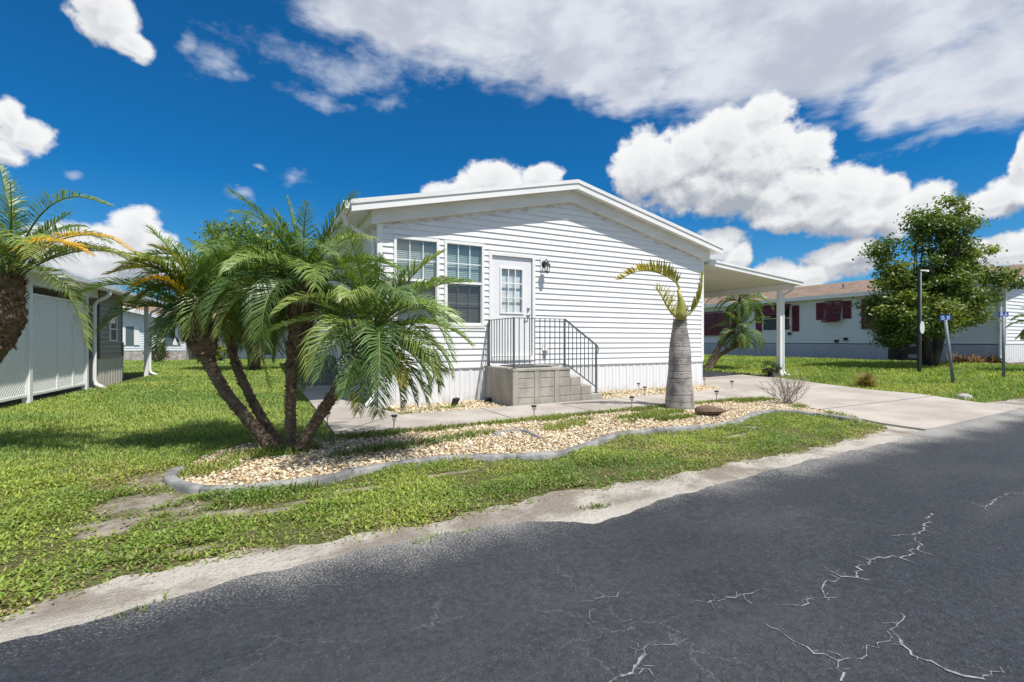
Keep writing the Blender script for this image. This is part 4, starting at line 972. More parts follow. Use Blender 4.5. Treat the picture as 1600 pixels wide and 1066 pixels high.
# ------------------------------------------------------------------ home with the maroon shutters across the lawn
NU = 20.96
def right_home():
    b = .42; t = thing('mobile_home', 'pale home with maroon shutters and brown shingle roof beyond the side lawn', 'house', (NU, -1.72, b)); L = Vector(t.location)
    mp = lambda a, z, n: (NU-n-L.x, a-L.y, z-L.z); fp = lambda a, z, n: (a-L.x, -1.72-n-L.y, z-L.z)
    zs, ze = 1.09, 3.28; v0, v1 = -1.72, 24.
    r0 = onu(1461, 540, NU)[0]; r1 = onu(1389.5, 540, NU)[0]
    mb = MB(); siding(mb, mp, v0+.07, r0, zs, ze, zs, .125); siding(mb, mp, r1, v1, zs, ze, zs, .125); mb.build('side_wall', M['vinyl_shade_blue'], t, fix=False)
    mb = MB(); skirting(mb, mp, v0, r0, lambda x: .2, zs-.03); skirting(mb, mp, r1, v1, lambda x: .2, zs-.03); mb.build('skirting', surf('shade_blue_skirting', (.46,.49,.55), (.41,.44,.50), 2., .55), t, fix=False)  # shaded side: darker, bluer than the front skirting, shade put into the colour
    ru = NU+4.1; sl = .225
    al = lambda z: ru-max(ze+4.1*sl-.1-z, 0)/sl; ar = lambda z: ru+max(ze+4.1*sl-.1-z, 0)/sl
    mb = MB(); siding(mb, fp, NU+.07, NU+8.2, zs, ze+4.1*sl, zs, .125, al=al, ar=ar); mb.build('front_wall', M['vinyl'], t, fix=False)
    mb = MB(); skirting(mb, fp, NU, NU+8.2, lambda x: .2, zs); mb.build('skirting', M['skirt'], t, fix=False)
    mb = MB(); mb.box(-.03, -.03, zs-L.z, .07, 0, ze-L.z).box(-.03, .001, zs-L.z, 0, .07, ze-L.z); mb.build('corner_trim', M['trim'], t)
    mb = MB(); mb.box(8.2, 0, 0, 8.25, v1-L.y, ze-L.z).box(0, v1-L.y, 0, 8.2, v1-L.y+.05, ze-L.z); mb.build('rear_wall', M['vinyl_shade_blue'], t)
    # set-back bay between the two stretches of siding
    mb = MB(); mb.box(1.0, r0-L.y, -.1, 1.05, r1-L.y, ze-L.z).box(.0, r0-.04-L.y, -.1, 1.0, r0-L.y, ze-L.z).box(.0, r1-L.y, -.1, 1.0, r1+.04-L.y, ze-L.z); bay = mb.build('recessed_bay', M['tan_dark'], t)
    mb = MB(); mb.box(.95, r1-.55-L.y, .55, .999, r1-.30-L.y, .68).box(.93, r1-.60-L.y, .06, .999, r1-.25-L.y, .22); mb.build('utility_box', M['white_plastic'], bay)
    mb = MB(); z1 = ze+4.5*sl
    pm = lambda a, b, q: (a-L.x, q-L.y, b-L.z)
    mb.prism([(NU-.42, ze-.03), (ru, ze+4.52*sl-.03), (ru, ze+4.52*sl-.16), (NU-.42, ze-.16)], v0-.30, v1+.3, pm); mb.prism([(ru, ze+4.52*sl-.03), (ru+4.5, ze-.03), (ru+4.5, ze-.16), (ru, ze+4.52*sl-.16)], v0-.30, v1+.3, pm)
    rf = mb.build('roof', M['shingle'], t)
    mb = MB(); mb.prism([(NU-.44, ze-.045), (ru, ze+4.54*sl-.045), (ru, ze+4.54*sl-.23), (NU-.44, ze-.23)], v0-.335, v0-.302, pm); mb.prism([(ru, ze+4.54*sl-.045), (ru+4.5, ze-.045), (ru+4.5, ze-.23), (ru, ze+4.54*sl-.23)], v0-.335, v0-.302, pm)
    mb.box(-.475, v0-.30-L.y, ze-.19-L.z, -.425, v1+.3-L.y, ze-.02-L.z); mb.box(-.42, v0-.3-L.y, ze-.185-L.z, -.002, v1-L.y, ze-.165-L.z); mb.build('fascia', M['trim'], rf)
    mb = MB(); vv = onu(1318, 440, NU+1.6)[0]; mb.tube([(1.6, vv-L.y, ze+.3-L.z), (1.6, vv-L.y, ze+.62-L.z)], .05, 8); mb.build('vent_pipe', M['grey_plastic'], rf)
    mb = MB(); mb.tube([(-.46, .12, ze-.18-L.z), (-.44, .12, ze-.3-L.z), (-.06, .10, ze-.55-L.z), (-.06, .10, .25), (-.10, .04, .08), (-.3, -.1, .03)], .045, 8); mb.build('downspout', M['trim'], t)
    def rng_(x0, x1): a = onu(x0, 500, NU)[0]; b_ = onu(x1, 500, NU)[0]; return min(a, b_), max(a, b_)
    def zr(x, y0, y1): return onu(x, y1, NU)[1], onu(x, y0, NU)[1]
    def shutter(x0, x1, y0, y1):
        a, c = rng_(x0, x1); z0, z1_ = zr((x0+x1)/2, y0, y1); mb = MB()
        mb.box(-.05, a-L.y, z0-L.z, -.018, c-L.y, z1_-L.z)
        n = int((z1_-z0)/.07)
        for k in range(n):
            z = z0+.04+(z1_-z0-.08)*k/n; mb.hexa([(-.066, a+.04-L.y, z-L.z), (-.049, a+.04-L.y, z-L.z), (-.049, c-.04-L.y, z-L.z), (-.066, c-.04-L.y, z-L.z), (-.055, a+.04-L.y, z+.04-L.z), (-.049, a+.04-L.y, z+.04-L.z), (-.049, c-.04-L.y, z+.04-L.z), (-.055, c-.04-L.y, z+.04-L.z)])
        mb.build('shutter', M['maroon'], t)
    def window(x0, x1, y0, y1, prop=.0, keep=1.):
        a, c = rng_(x0, x1); z0, z1_ = zr((x0+x1)/2, y0, y1); mb = MB()
        for (p, q, r, s) in ((a, c, z1_-.05, z1_), (a, c, z0, z0+.05), (a, a+.05, z0+.05, z1_-.05), (c-.05, c, z0+.05, z1_-.05), (a+.05, c-.05, (z0+z1_)/2-.02, (z0+z1_)/2+.02)): mb.box(-.045, p-L.y, r-L.z, -.002, q-L.y, s-L.z)
        wf = mb.build('window', M['trim'], t)
        mb = MB(); mb.box(-.024, a+.05-L.y, z0+.05-L.z, -.0185, c-.05-L.y, z1_-.05-L.z); mb.build('pane', surf('dark_glass_pane', (.03,.045,.05), None, rough=.06, spec=.8), wf)  # opaque dark pane for the window glass
        if prop:                              # louvred awning shutter hinged at the head
            h = (z1_-z0)*keep; dx, dz = prop, math.sqrt(max(h*h-prop*prop, .01)); mb = MB(); n = max(int(h/.085), 3)
            A, B = a-.03-L.y, c+.03-L.y; top = z1_-L.z+.02
            for e in (A, B-.05, (A+B)/2-.025): mb.hexa([(-.06-dx, e, top-dz), (-.03-dx, e, top-dz), (-.03-dx, e+.05, top-dz), (-.06-dx, e+.05, top-dz), (-.06, e, top), (-.03, e, top), (-.03, e+.05, top), (-.06, e+.05, top)])
            for k in range(n+1):
                s = k/n; x = -.045-dx*s; z = top-dz*s; mb.hexa([(x-.02, A+.05, z-.035), (x+.005, A+.05, z-.04), (x+.005, B-.05, z-.04), (x-.02, B-.05, z-.035), (x-.012, A+.05, z+.028), (x+.015, A+.05, z+.024), (x+.015, B-.05, z+.024), (x-.012, B-.05, z+.028)])
            mb.build('awning_shutter', M['maroon'], wf)
            zb = z0-L.z+.12; pm_ = surf('pink_arm', (.42,.05,.13), None, rough=.5)
            for e in (A+.02, B-.02):
                mb = MB(); mb.bar((-.05, e, zb), (-.045-dx*.93, e, top-dz*.93), .022); mb.build('awning_arm', pm_, wf)
    window(1098, 1141, 488, 524, .10); shutter(1143, 1150, 486, 523); shutter(1181.5, 1190.5, 479, 519); window(1192, 1236, 478, 517.5, .62, .62); shutter(1238.5, 1249, 477.5, 518)
    shutter(1276, 1287, 473.5, 500); window(1289.5, 1316, 472, 504, .22); shutter(1318, 1330.5, 470.5, 498)
    shutter(1346.5, 1360, 468, 514.5); window(1362, 1388, 470, 515, .12); shutter(1504, 1524, 462, 508); window(1474, 1501, 462, 508, .15)
    for (x, y) in ((1234.5, 521.5), (1308, 533), (1322, 530)):
        mb = MB(); v, z = onu(x, y, NU); mb.box(-.10, v-.07-L.y, z-.06-L.z, -.018, v+.07-L.y, z+.06-L.z); mb.build('wall_vent', M['black'], t)
right_home()

# ------------------------------------------------------------------ home with the lattice carport on the left
def left_home():
    t = thing('mobile_home', 'home on the left with white lattice carport and grey sided shed room', 'house', (-5.80, 3.66, 0), R(-3.1))
    # local x towards the lawn, local y away from the street
    zr = lambda x: 2.53-.10*(x-.32)
    mb = MB(); mb.prism([(.32, zr(.32)), (-4.2, zr(-4.2)), (-4.2, zr(-4.2)-.07), (.32, zr(.32)-.07)], -3.6, 8.75, lambda a, b, q: (a, q, b)); rf = mb.build('carport_roof', M['trim'], t)
    mb = MB(); mb.prism([(.321, zr(.32)+.03), (.42, zr(.32)+.03), (.42, zr(.32)-.05), (.39, zr(.32)-.10), (.321, zr(.32)-.10)], -3.6, 8.75, lambda a, b, q: (a, q, b))
    mb.prism([(.32, zr(.32)+.02), (-4.2, zr(-4.2)+.02), (-4.2, zr(-4.2)-.10), (.32, zr(.32)-.10)], 8.751, 8.78, lambda a, b, q: (a, q, b)); mb.build('fascia', M['roof_white'], rf)
    mb = MB(); mb.box(-.06, -3.5, 2.27, .06, 3.3, 2.485); mb.build('beam', M['trim'], t)
    mb = MB(); mb.box(-3.4, -3.4, 0, -3.3, 12, 2.75); mb.build('house_wall', M['vinyl'], t)
    for y, w in ((-2.7,.06),(0,.06),(2.67,.055),(7.75,.055)):
        mb = MB(); mb.box(-w, y-w, -.02, w, y+w, 2.269 if y < 3 else 2.44); mb.build('carport_post', M['trim'], t, bevel=.006)
    # lattice: two layers of diagonal laths in each panel, with a frame
    def lattice(y0, y1, z0, z1):
        mb = MB(); p = .060; w = .040
        for s, x in ((1, .008), (-1, -.008)):
            k = -(z1-z0)
            while k < (y1-y0):
                # line y = y0+k+ (z-z0) for s=1, mirrored for s=-1; clip
                a0 = max(k, 0); a1 = min(k+(z1-z0), y1-y0)
                if a1 > a0+.01:
                    q0, q1 = (a0, a0-k), (a1, a1-k)
                    pt = lambda q: (x, (y0+q[0]) if s > 0 else (y1-q[0]), z0+q[1])
                    mb.bar(pt(q0), pt(q1), w, .008, (1, 0, 0))
                k += p*1.414
        o = mb.build('lattice_panel', M['lattice'], t)
        mb = MB(); f = .035
        mb.box(-.028, y0, z0-f, .028, y1, z0+.01).box(-.028, y0, z1-.01, .028, y1, z1+f).box(-.028, y0-.001, z0+.011, .028, y0+.03, z1-.011).box(-.028, y1-.03, z0+.011, .028, y1+.001, z1-.011); mb.build('panel_frame', M['trim'], o)
    for (y0, y1) in ((-2.62,-1.35),(-1.33,-.07),(.07,1.18),(1.20,1.95),(1.97,2.60)): lattice(y0, y1, .17, 2.08)
    # grey shed room under the roof
    y0, y1 = 3.52, 5.28; mb = MB(); gs = lambda a, z, n: (n, a, z); gf = lambda a, z, n: (a, y0-n, z)
    siding(mb, gs, y0+.06, y1, .74, 2.46, .74, .125); siding(mb, gf, -2.4, -.06, .74, 2.5, .74, .125); mb.build('shed_wall', M['vinyl_grey'], t, fix=False)
    mb = MB(); mb.box(-.06, y0-.02, .74, .02, y0+.06, 2.46).box(-.04, y1-.05, .74, .022, y1+.01, 2.46); mb.build('corner_trim', M['grey_trim'], t)
    mb = MB(); skirting(mb, gs, y0, y1, lambda x: -.03, .735); skirting(mb, gf, -2.4, 0, lambda x: -.03, .735); mb.build('skirting', M['beige'], t, fix=False)
    mb = MB(); a, c, z0, z1 = 4.23, 4.78, 1.18, 1.86
    for (p, q, r, s) in ((a, c, z1-.04, z1), (a, c, z0, z0+.04), (a, a+.04, z0+.04, z1-.04), (c-.04, c, z0+.04, z1-.04), (a+.04, c-.04, 1.50, 1.535)): mb.box(.003, p, r, .045, q, s)
    wf = mb.build('window', M['trim'], t); mb = MB(); mb.box(.002, a+.04, z0+.04, .026, c-.04, z1-.04); mb.build('pane', surf('shed_pane', (.05,.09,.11), None, rough=.05, spec=.9), wf)
    mb = MB(); mb.box(-2.4, y1+.02, .95, -.30, 6.4, 2.46); mb.build('screen_porch', M['interior'], t)
    mb = MB(); mb.box(-.299, y1+.03, .72, -.25, 6.4, 1.15); mb.build('porch_rail', surf('brown_band', (.10,.06,.045), None, rough=.7), t)
    mb = MB(); mb.box(-2.4, y1+.03, -.02, -.26, 6.4, .715); mb.build('porch_base', M['beige'], t)
    for y in (3.02, 7.85):
        mb = MB(); mb.tube([(.37,y,2.44),(.37,y,2.36),(.30,y,2.28),(.13,y,2.18),(.075,y,2.08),(.075,y,.22),(.10,y,.12),(.24,y-.10,.06),(.30,y-.14,.05)], .042, 8); mb.build('downspout', M['trim'], t)
left_home()

# ------------------------------------------------------------------ homes at the back
def back_homes():
    c = at(232, 563, 28.6); t = thing('mobile_home', 'far cream home with white rake board seen past the lattice carport', 'house', (c.x, c.y, 0), -YAW*.55)
    mp = lambda a, z, n: (a, -n, z)
    ru, ze, sl = -3.4, 2.35, .24
    al = lambda z: ru-max(ze+5.4*sl-.05-z, 0)/sl; ar = lambda z: ru+max(ze+5.4*sl-.05-z, 0)/sl
    mb = MB(); siding(mb, mp, -8.6, 2.0, .62, 3.6, .62, .14, al=al, ar=ar); mb.build('wall', M['vinyl_shade_blue'], t, fix=False)
    mb = MB(); mb.box(-8.6, .0, -.1, 2.0, .05, .615).box(1.95, .051, -.1, 2.0, 9, 2.3); mb.build('base_wall', surf('stone_base', (.30,.27,.25), (.52,.49,.46), 5., .9), t)
    mb = MB()
    for s in (-1, 1): mb.prism([(ru, ze+5.4*sl+.12), (ru+s*6.1, ze-.7*sl+.12), (ru+s*6.1, ze-.7*sl), (ru, ze+5.4*sl)], -.45, 10, lambda a, b, q: (a, q, b))
    rf = mb.build('roof', M['shingle_tan'], t)
    mb = MB()
    for s in (-1, 1): mb.prism([(ru, ze+5.4*sl+.14), (ru+s*6.12, ze-.7*sl+.14), (ru+s*6.12, ze-.7*sl-.10), (ru, ze+5.4*sl-.10)], -.50, -.452, lambda a, b, q: (a, q, b))
    mb.build('rake_board', M['trim'], rf)
    for x in (-.95, 1.1):
        mb = MB(); mb.box(x-.5, -.06, .95, x-.22, -.02, 2.05).box(x+.22, -.06, .95, x+.5, -.02, 2.05); mb.build('shutter', M['trim'], t)
        mb = MB(); mb.box(x-.21, -.045, .95, x+.21, -.02, 2.05); mb.build('window', surf('far_pane', (.10,.13,.14), None, rough=.1, spec=.8), t)
    c = at(385, 563, 31.); t = thing('mobile_home', 'far white home with tan roof glimpsed between the palm trunks', 'house', (c.x, c.y, 0), -YAW*.7)
    mb = MB(); siding(mb, mp, -5.5, 6.5, .1, 2.3, .1, .14); mb.box(-5.5, .01, 0, 6.5, 6, 2.3); mb.build('wall', M['vinyl_shade_blue'], t, fix=False)
    mb = MB(); mb.hexa([(-6, -1.3, 2.28), (7, -1.3, 2.28), (7, 5, 3.35), (-6, 5, 3.35), (-6, -1.3, 2.40), (7, -1.3, 2.40), (7, 5, 3.5), (-6, 5, 3.5)]); rf = mb.build('roof', M['shingle_tan'], t)
    mb = MB(); mb.box(-6, -1.36, 2.16, 7, -1.302, 2.42); mb.build('fascia', M['trim'], rf)
    mb = MB(); mb.box(-3.0, -.05, .1, -.2, -.012, 1.9); mb.build('garage_door', M['trim'], t)
    mb = MB(); mb.box(1.1, -.05, .3, 1.8, -.012, 2.0); mb.build('window', surf('dark_pane', (.03,.035,.04), None, rough=.1, spec=.8), t)
back_homes()
# ------------------------------------------------------------------ palms
def add_faces(o, mb, mi):                    # more faces on an existing mesh, with its material slot mi
    bm = bmesh.new(); bm.from_mesh(o.data); vs_ = [bm.verts.new(p) for p in mb.v]; nf = []
    for f in mb.f:
        q = bm.faces.new([vs_[i] for i in f]); q.material_index = mi; nf.append(q)
    bmesh.ops.recalc_face_normals(bm, faces=nf); bm.to_mesh(o.data); bm.free()
class Leaflets:
    def __init__(s): s.P = []; s.c = []
    def add(s, b, d, d2, side, L, w, col):
        m = b+d*(L*.5); t = m+d2*(L*.5); s.P += [b-side*w*.35, b+side*w*.35, m+side*w*.5, m-side*w*.5, t]; s.c.append(col)
def frond(name, pts, root, leaf_len, n, col, col2=None, r0=.012, start=.16, wid=.017, vee=.35, droop=.5, stem=None, jitter=.25, taper=.35, fwd=(1.15,.55)):
    # pts: rachis points (world); one mesh: leaflets with the rachis as a second material
    P = [Vector(p) for p in pts]; N = 16; Q = []
    def cr(t):
        x = t*(len(P)-1); i = min(int(x), len(P)-2); f = x-i; p0 = P[max(i-1, 0)]; p1 = P[i]; p2 = P[i+1]; p3 = P[min(i+2, len(P)-1)]
        return .5*((2*p1)+(-p0+p2)*f+(2*p0-5*p1+4*p2-p3)*f*f+(-p0+3*p1-3*p2+p3)*f**3)
    Q = [cr(k/(N-1)) for k in range(N)]
    lf = Leaflets(); col = np.array(col); col2 = np.array(col2 if col2 is not None else col)
    side_prev = None
    for i in range(n):
        s = start+(1-start)*(i+random.random()*.5)/n; s = min(s, .995)
        b = cr(s); T = (cr(min(s+.02, 1))-cr(max(s-.02, 0))).normalized()
        sd = T.cross(Vector((0, 0, 1)))
        if sd.length < .15: sd = side_prev or T.cross(Vector((1, 0, 0)))
        sd.normalize(); side_prev = sd; nn = sd.cross(T)
        q = (s-start)/(1-start)
        prof = (.50+.50*math.sin(PI*min(q*1.25+.08, 1))) if q < .6 else max(1.0-(q-.5)*(1-taper)*2., taper)
        for sg in (-1, 1):
            if random.random() < .05: continue
            a = fwd[0]+(fwd[1]-fwd[0])*q+random.uniform(-.12, .12)*jitter*4; be = vee*(1-.5*q)+random.uniform(-.22, .22)*jitter*4
            d = (T*math.cos(a)+sd*sg*math.sin(a)*math.cos(be)+nn*math.sin(be)).normalized()
            L = leaf_len*prof*random.uniform(.86, 1.08); d2 = (d+Vector((0, 0, -droop*random.uniform(.5, 1.3)))).normalized()
            sdw = (d.cross(nn)).normalized()*.8+nn*.6*sg; sdw = (sdw-d*sdw.dot(d)).normalized()
            k = random.uniform(.78, 1.22); lf.add(b, d, d2, sdw, L, wid*(.6+.5*prof), (col*(1-q)+col2*q)*k)
    V = np.array([tuple(p-root) for p in lf.P]); m = len(lf.c)
    mb = MB(); mb.tube([p-root for p in Q], [r0*(1-.8*k/(N-1)) for k in range(N)], 5)
    i = np.arange(m)*5; off = len(V)
    loops = list(np.stack([i, i+1, i+2, i+3, i+3, i+2, i+4], 1).ravel()); tot = [4, 3]*m
    for f in mb.f: loops += [q+off for q in f]; tot.append(len(f))
    tot = np.array(tot); st = np.concatenate([[0], np.cumsum(tot)[:-1]])
    cols = np.concatenate([np.repeat(np.array(lf.c), 5, 0), np.tile(np.array([(.1, .14, .04)]), (len(mb.v), 1))])
    o = arr_mesh(name, np.concatenate([V, np.array(mb.v)]), np.array(loops), st, tot, M['frond'], cols)
    o.data.materials.append(stem or M['stem']); mi = np.zeros(len(tot), np.int32); mi[2*m:] = 1; o.data.polygons.foreach_set('material_index', mi)
    return o
def arch(base, az, pitch, length, bend, twist=0., n=9):
    p = Vector(base); out = [p.copy()]; st = length/(n-1)
    for k in range(1, n):
        s = k/(n-1); e = pitch-bend*s**1.25; a = az+twist*s
        p = p+Vector((math.cos(a)*math.cos(e), math.sin(a)*math.cos(e), math.sin(e)))*st; out.append(p.copy())
    return out
GREENS = [((.115,.200,.042),(.165,.255,.060)),((.150,.240,.048),(.215,.300,.070)),((.075,.150,.042),(.115,.195,.052)),((.195,.270,.060),(.270,.330,.090)),((.100,.180,.062),(.150,.235,.072))]
OLD = [((.20,.22,.032),(.27,.24,.040)),((.13,.18,.03),(.22,.22,.04))]
YEL = ((.66,.42,.020),(.60,.34,.030))
def palm(label, path, rad, crown, nf=34, length=1.05, boot=None, group=None, old=.12, seed=1, lo=-.75, leaf=.34, nl=58, explicit=(), skip=None, name='palm_tree', wid=.0105, cat='palm tree', tilt=0.):
    random.seed(seed); path = [Vector(p) for p in path]; root = path[0].copy()
    t = thing(name, label, cat, root, 0, group)
    # trunk with leaf scars
    P = [Vector((p[0], p[1], 0)) for p in path]
    pts = []; N = 26
    def cr(x):
        x *= len(path)-1; i = min(int(x), len(path)-2); f = x-i; p0 = path[max(i-1, 0)]; p1 = path[i]; p2 = path[i+1]; p3 = path[min(i+2, len(path)-1)]
        return .5*((2*p1)+(-p0+p2)*f+(2*p0-5*p1+4*p2-p3)*f*f+(-p0+3*p1-3*p2+p3)*f**3)
    def rr(s): x = s*(len(rad)-1); i = min(int(x), len(rad)-2); return rad[i]+(rad[i+1]-rad[i])*(x-i)
    mb = MB(); ss = [k/(N*2-1) for k in range(N*2)]; mb.tube([cr(s)-root for s in ss], [rr(s)*(1.06 if k % 2 else .95) for k, s in enumerate(ss)], 12, True, .12)
    tr = mb.build('trunk', M['bark'], t, True)
    tr.data.materials.append(M['boot_mix'])
    Ltot = sum((path[i+1]-path[i]).length for i in range(len(path)-1))
    mb = MB(); b0 = boot if boot is not None else 1.1; cnt = int(Ltot*95)
    def peg(s, L, w, th, out):
        c = cr(s); T = (cr(min(s+.02, 1))-cr(max(s-.02, 0))).normalized(); a = random.uniform(0, 2*PI); x = T.cross(Vector((.3, .2, .1))).normalized(); y = T.cross(x)
        n = x*math.cos(a)+y*math.sin(a); sd = T.cross(n); b = c+n*rr(s)*.88-root; tip = b+T*L+n*out
        mb.hexa([b-sd*w-n*th, b+sd*w-n*th, b+sd*w+n*th, b-sd*w+n*th, tip-sd*w*.45-n*th*.3, tip+sd*w*.45-n*th*.3, tip+sd*w*.45+n*th*.3, tip-sd*w*.45+n*th*.3])
    for k in range(cnt):
        s = .03+(min(b0, 1.)-.03)*k/cnt; peg(s, random.uniform(.012, .03), random.uniform(.010, .018), .008, random.uniform(.012, .030))
    add_faces(tr, mb, 1)
    if boot is not None:
        mb = MB()
        for k in range(230):
            s = boot+(1-boot)*random.random()**.9; peg(s, random.uniform(.03, .075), random.uniform(.010, .019), .009, random.uniform(.012, .05))
        for k in range(26): peg(boot+.02*random.random(), -random.uniform(.02, .06), random.uniform(.012, .02), .006, random.uniform(.02, .05))
        mb.build('leaf_bases', M['boots'], tr)
    top = cr(1.0)
    for k in range(nf):
        f = k/(nf-1); az = k*2.39996+random.uniform(-.25, .25)+seed
        pitch = 1.42-(1.42-lo)*f**1.05+random.uniform(-.12, .12); L = length*(.72+.34*math.sin(PI*min(f+.18, 1))*1.0)*random.uniform(.88, 1.08)
        if f < .1: L *= .8
        bend = (random.uniform(1.0, 1.9)*(.7+.5*min(f*2, 1))) if pitch > -.1 else random.uniform(.5, .9)
        if f < .12: bend *= .5
        az += tilt*math.sin(az)
        if skip and skip(az, pitch): continue
        base = top+Vector((math.cos(az), math.sin(az), 0))*.03*(1+f)-Vector((0, 0, .13*f))
        g = random.choice(GREENS); 
        if f > .55 and random.random() < old: g = random.choice(OLD)
        o = frond('frond', arch(base, az, pitch, L, bend, random.uniform(-.25, .25)), root, leaf*(L/length)*random.uniform(.85, 1.1), nl+random.randint(-8, 6), g[0], g[1], droop=random.uniform(.5, 1.2), wid=wid, vee=random.uniform(.1, .5))
        o.parent = t
    for (pts_, g, ll, dr) in explicit:
        o = frond('frond', pts_, root, ll, nl+4, g[0], g[1], droop=dr, wid=wid, stem=M['stem_yellow'] if g is YEL else None); o.parent = t
        if g is YEL: o['label'] = 'yellowing frond'
    return t
def px(lst): return [at(*p) for p in lst]
def ground_first(lst):
    p = px(lst); p[0].z = gz(p[0].x)-.03; return p
G4 = 'palms leaning out of one clump in the gravel bed'
OL, LT = OLD[0], GREENS[3]
palm('palm of the clump leaning far left, with a bulging brown head of leaf bases',
     ground_first([(430,706,5.2),(398,668,5.2),(352,612,5.2),(327,566,5.2),(316,530,5.18),(306,492,5.15)]), [.075,.062,.058,.066,.165,.125], None, 26, 1.0, boot=.70, group=G4, seed=3, old=.3, lo=.1, skip=lambda a, p: p < 1.0 and math.cos(a+2.04) > .15 or p < .65 and math.cos(a-.47) < -.75,
     explicit=[(px([(306,488,5.15),(275,440,5.0),(240,418,4.9),(200,420,4.85),(168,428,4.8)]), OL, .20, .9),
               (px([(304,486,5.1),(284,458,4.85),(262,440,4.75),(238,436,4.7),(208,448,4.65)]), YEL, .17, .8), (px([(304,486,5.1),(278,440,4.9),(250,414,4.8),(222,408,4.75),(190,418,4.7)]), OLD[0], .20, .8), (px([(306,484,5.1),(290,430,4.9),(268,398,4.85),(240,385,4.8)]), OLD[0], .22, .6),
               (px([(304,490,5.15),(285,462,5.0),(262,448,4.95),(236,452,4.9),(215,470,4.85)]), OLD[1], .2, .9),
               (px([(306,485,5.15),(285,420,5.1),(262,385,5.1),(235,358,5.1)]), GREENS[0], .26, .5),
               (px([(304,492,5.15),(282,480,5.0),(262,505,4.9),(255,555,4.9)]), GREENS[2], .25, .4),
               (px([(308,488,5.15),(330,455,4.9),(365,445,4.75),(400,470,4.7),(415,520,4.7)]), LT, .27, .5)])
palm('pygmy date palm of the clump with the thin speckled trunk second from the left',
     ground_first([(440,698,5.35),(410,655,5.4),(384,605,5.45),(366,560,5.5),(358,500,5.5),(354,455,5.5)]), [.064,.052,.048,.048,.062,.075], None, 40, 1.02, boot=.78, group=G4, seed=8, old=.2, lo=-.3)
palm('tallest pygmy date palm of the clump, upright trunk with a dark shaggy head',
     ground_first([(455,701,5.15),(454,650,5.15),(455,595,5.15),(463,550,5.15),(471,500,5.15),(474,440,5.15)]), [.062,.053,.052,.095,.12,.095], None, 60, 1.12, boot=.52, group=G4, seed=14, old=.06, lo=-.8, skip=lambda a, p: p < .25 and math.cos(a+1.75) > .72,
     explicit=[(px([(474,440,5.15),(468,400,5.15),(458,350,5.15),(448,308,5.15)]), GREENS[4], .13, .3),
               (px([(474,438,5.15),(440,420,4.85),(410,470,4.7),(408,540,4.65),(420,605,4.65)]), LT, .27, .5)])
palm('pygmy date palm of the clump leaning right towards the white front wall',
     ground_first([(462,703,5.05),(490,664,5.0),(518,622,4.95),(545,585,4.9),(566,552,4.9),(584,515,4.9)]), [.066,.058,.058,.068,.088,.078], None, 54, 1.08, boot=.74, group=G4, seed=21, old=.12, lo=-.8, skip=lambda a, p: p < .15 and math.cos(a-2.6) > .1,
     explicit=[(px([(586,512,4.9),(640,470,4.75),(680,500,4.65),(708,560,4.6)]), GREENS[1], .27, .4),
               (px([(586,508,4.9),(625,455,4.9),(655,420,4.9),(690,395,4.95)]), LT, .25, .3),
               (px([(580,516,4.9),(560,520,4.75),(566,560,4.7),(580,620,4.7)]), OLD[1], .18, .5)])
b0 = at(-140, 720, 5.0); b0.z = -.03
palm('palm at the left picture edge with bright yellow fronds and a dark shaggy head',
     [b0]+px([(-95,660,5.0),(-50,602,5.0),(-6,552,5.0),(9,500,5.0),(14,432,5.0)]), [.075,.065,.06,.075,.155,.11], None, 40, 1.12, boot=.66, seed=33, old=.25, lo=.1,
     skip=lambda a, p: p < .8 and math.cos(a+2.04) > .3 or p < .85 and math.cos(a-.47) > .35,
     explicit=[(px([(14,428,5.0),(70,405,4.95),(120,388,4.9),(170,392,4.9),(228,412,4.9)]), OLD[0], .22, .9),
               (px([(14,422,4.9),(40,392,4.65),(75,378,4.55),(110,382,4.5),(138,396,4.5)]), YEL, .20, .9),
               (px([(14,424,4.9),(60,392,4.75),(110,370,4.7),(165,370,4.7),(215,398,4.7)]), YEL, .19, .8),
               (px([(14,430,5.0),(55,418,4.7),(95,445,4.6),(122,490,4.6),(134,540,4.6)]), LT, .25, .6),
               (px([(14,424,5.0),(60,340,4.9),(110,308,4.9),(165,318,4.9)]), GREENS[1], .26, .6),
               (px([(14,420,5.0),(18,350,5.0),(8,300,5.0),(0,262,5.0)]), GREENS[0], .2, .3)])
# pair of small palms behind the carport, and one at the far right edge
GB = 'small palms beyond the driveway'
rp = gp(1101, 579); Zb = 17.0
palm('small palm seen under the carport roof, the upper of two leaning heads', [Vector((rp[0], rp[1], gz(rp[0])-.03))]+px([(1122,545,Zb),(1145,512,Zb),(1155,490,Zb),(1159,468,Zb)]), [.09,.075,.07,.12,.10], None, 32, 1.15, boot=.62, group=GB, seed=41, lo=-.6, leaf=.34, nl=40, wid=.016)
palm('small palm seen under the carport roof, the lower of two leaning heads', [Vector((rp[0]+.1, rp[1]-.1, gz(rp[0])-.03))]+px([(1122,557,Zb-.1),(1140,546,Zb-.2),(1152,535,Zb-.2),(1157,520,Zb-.2)]), [.08,.07,.065,.13,.10], None, 26, 1.0, boot=.6, group=GB, seed=46, lo=-.5, leaf=.34, nl=40, wid=.016)
rr_ = at(1630, 580, 13.); palm('palm poking green fronds in at the right picture edge', [Vector((rr_.x, rr_.y, gz(rr_.x)-.03))]+px([(1631,555,13.),(1632,525,13.),(1632,505,13.)]), [.09,.08,.08,.09], None, 20, .8, boot=.6, seed=52, lo=-.5, leaf=.25, nl=24, wid=.03)

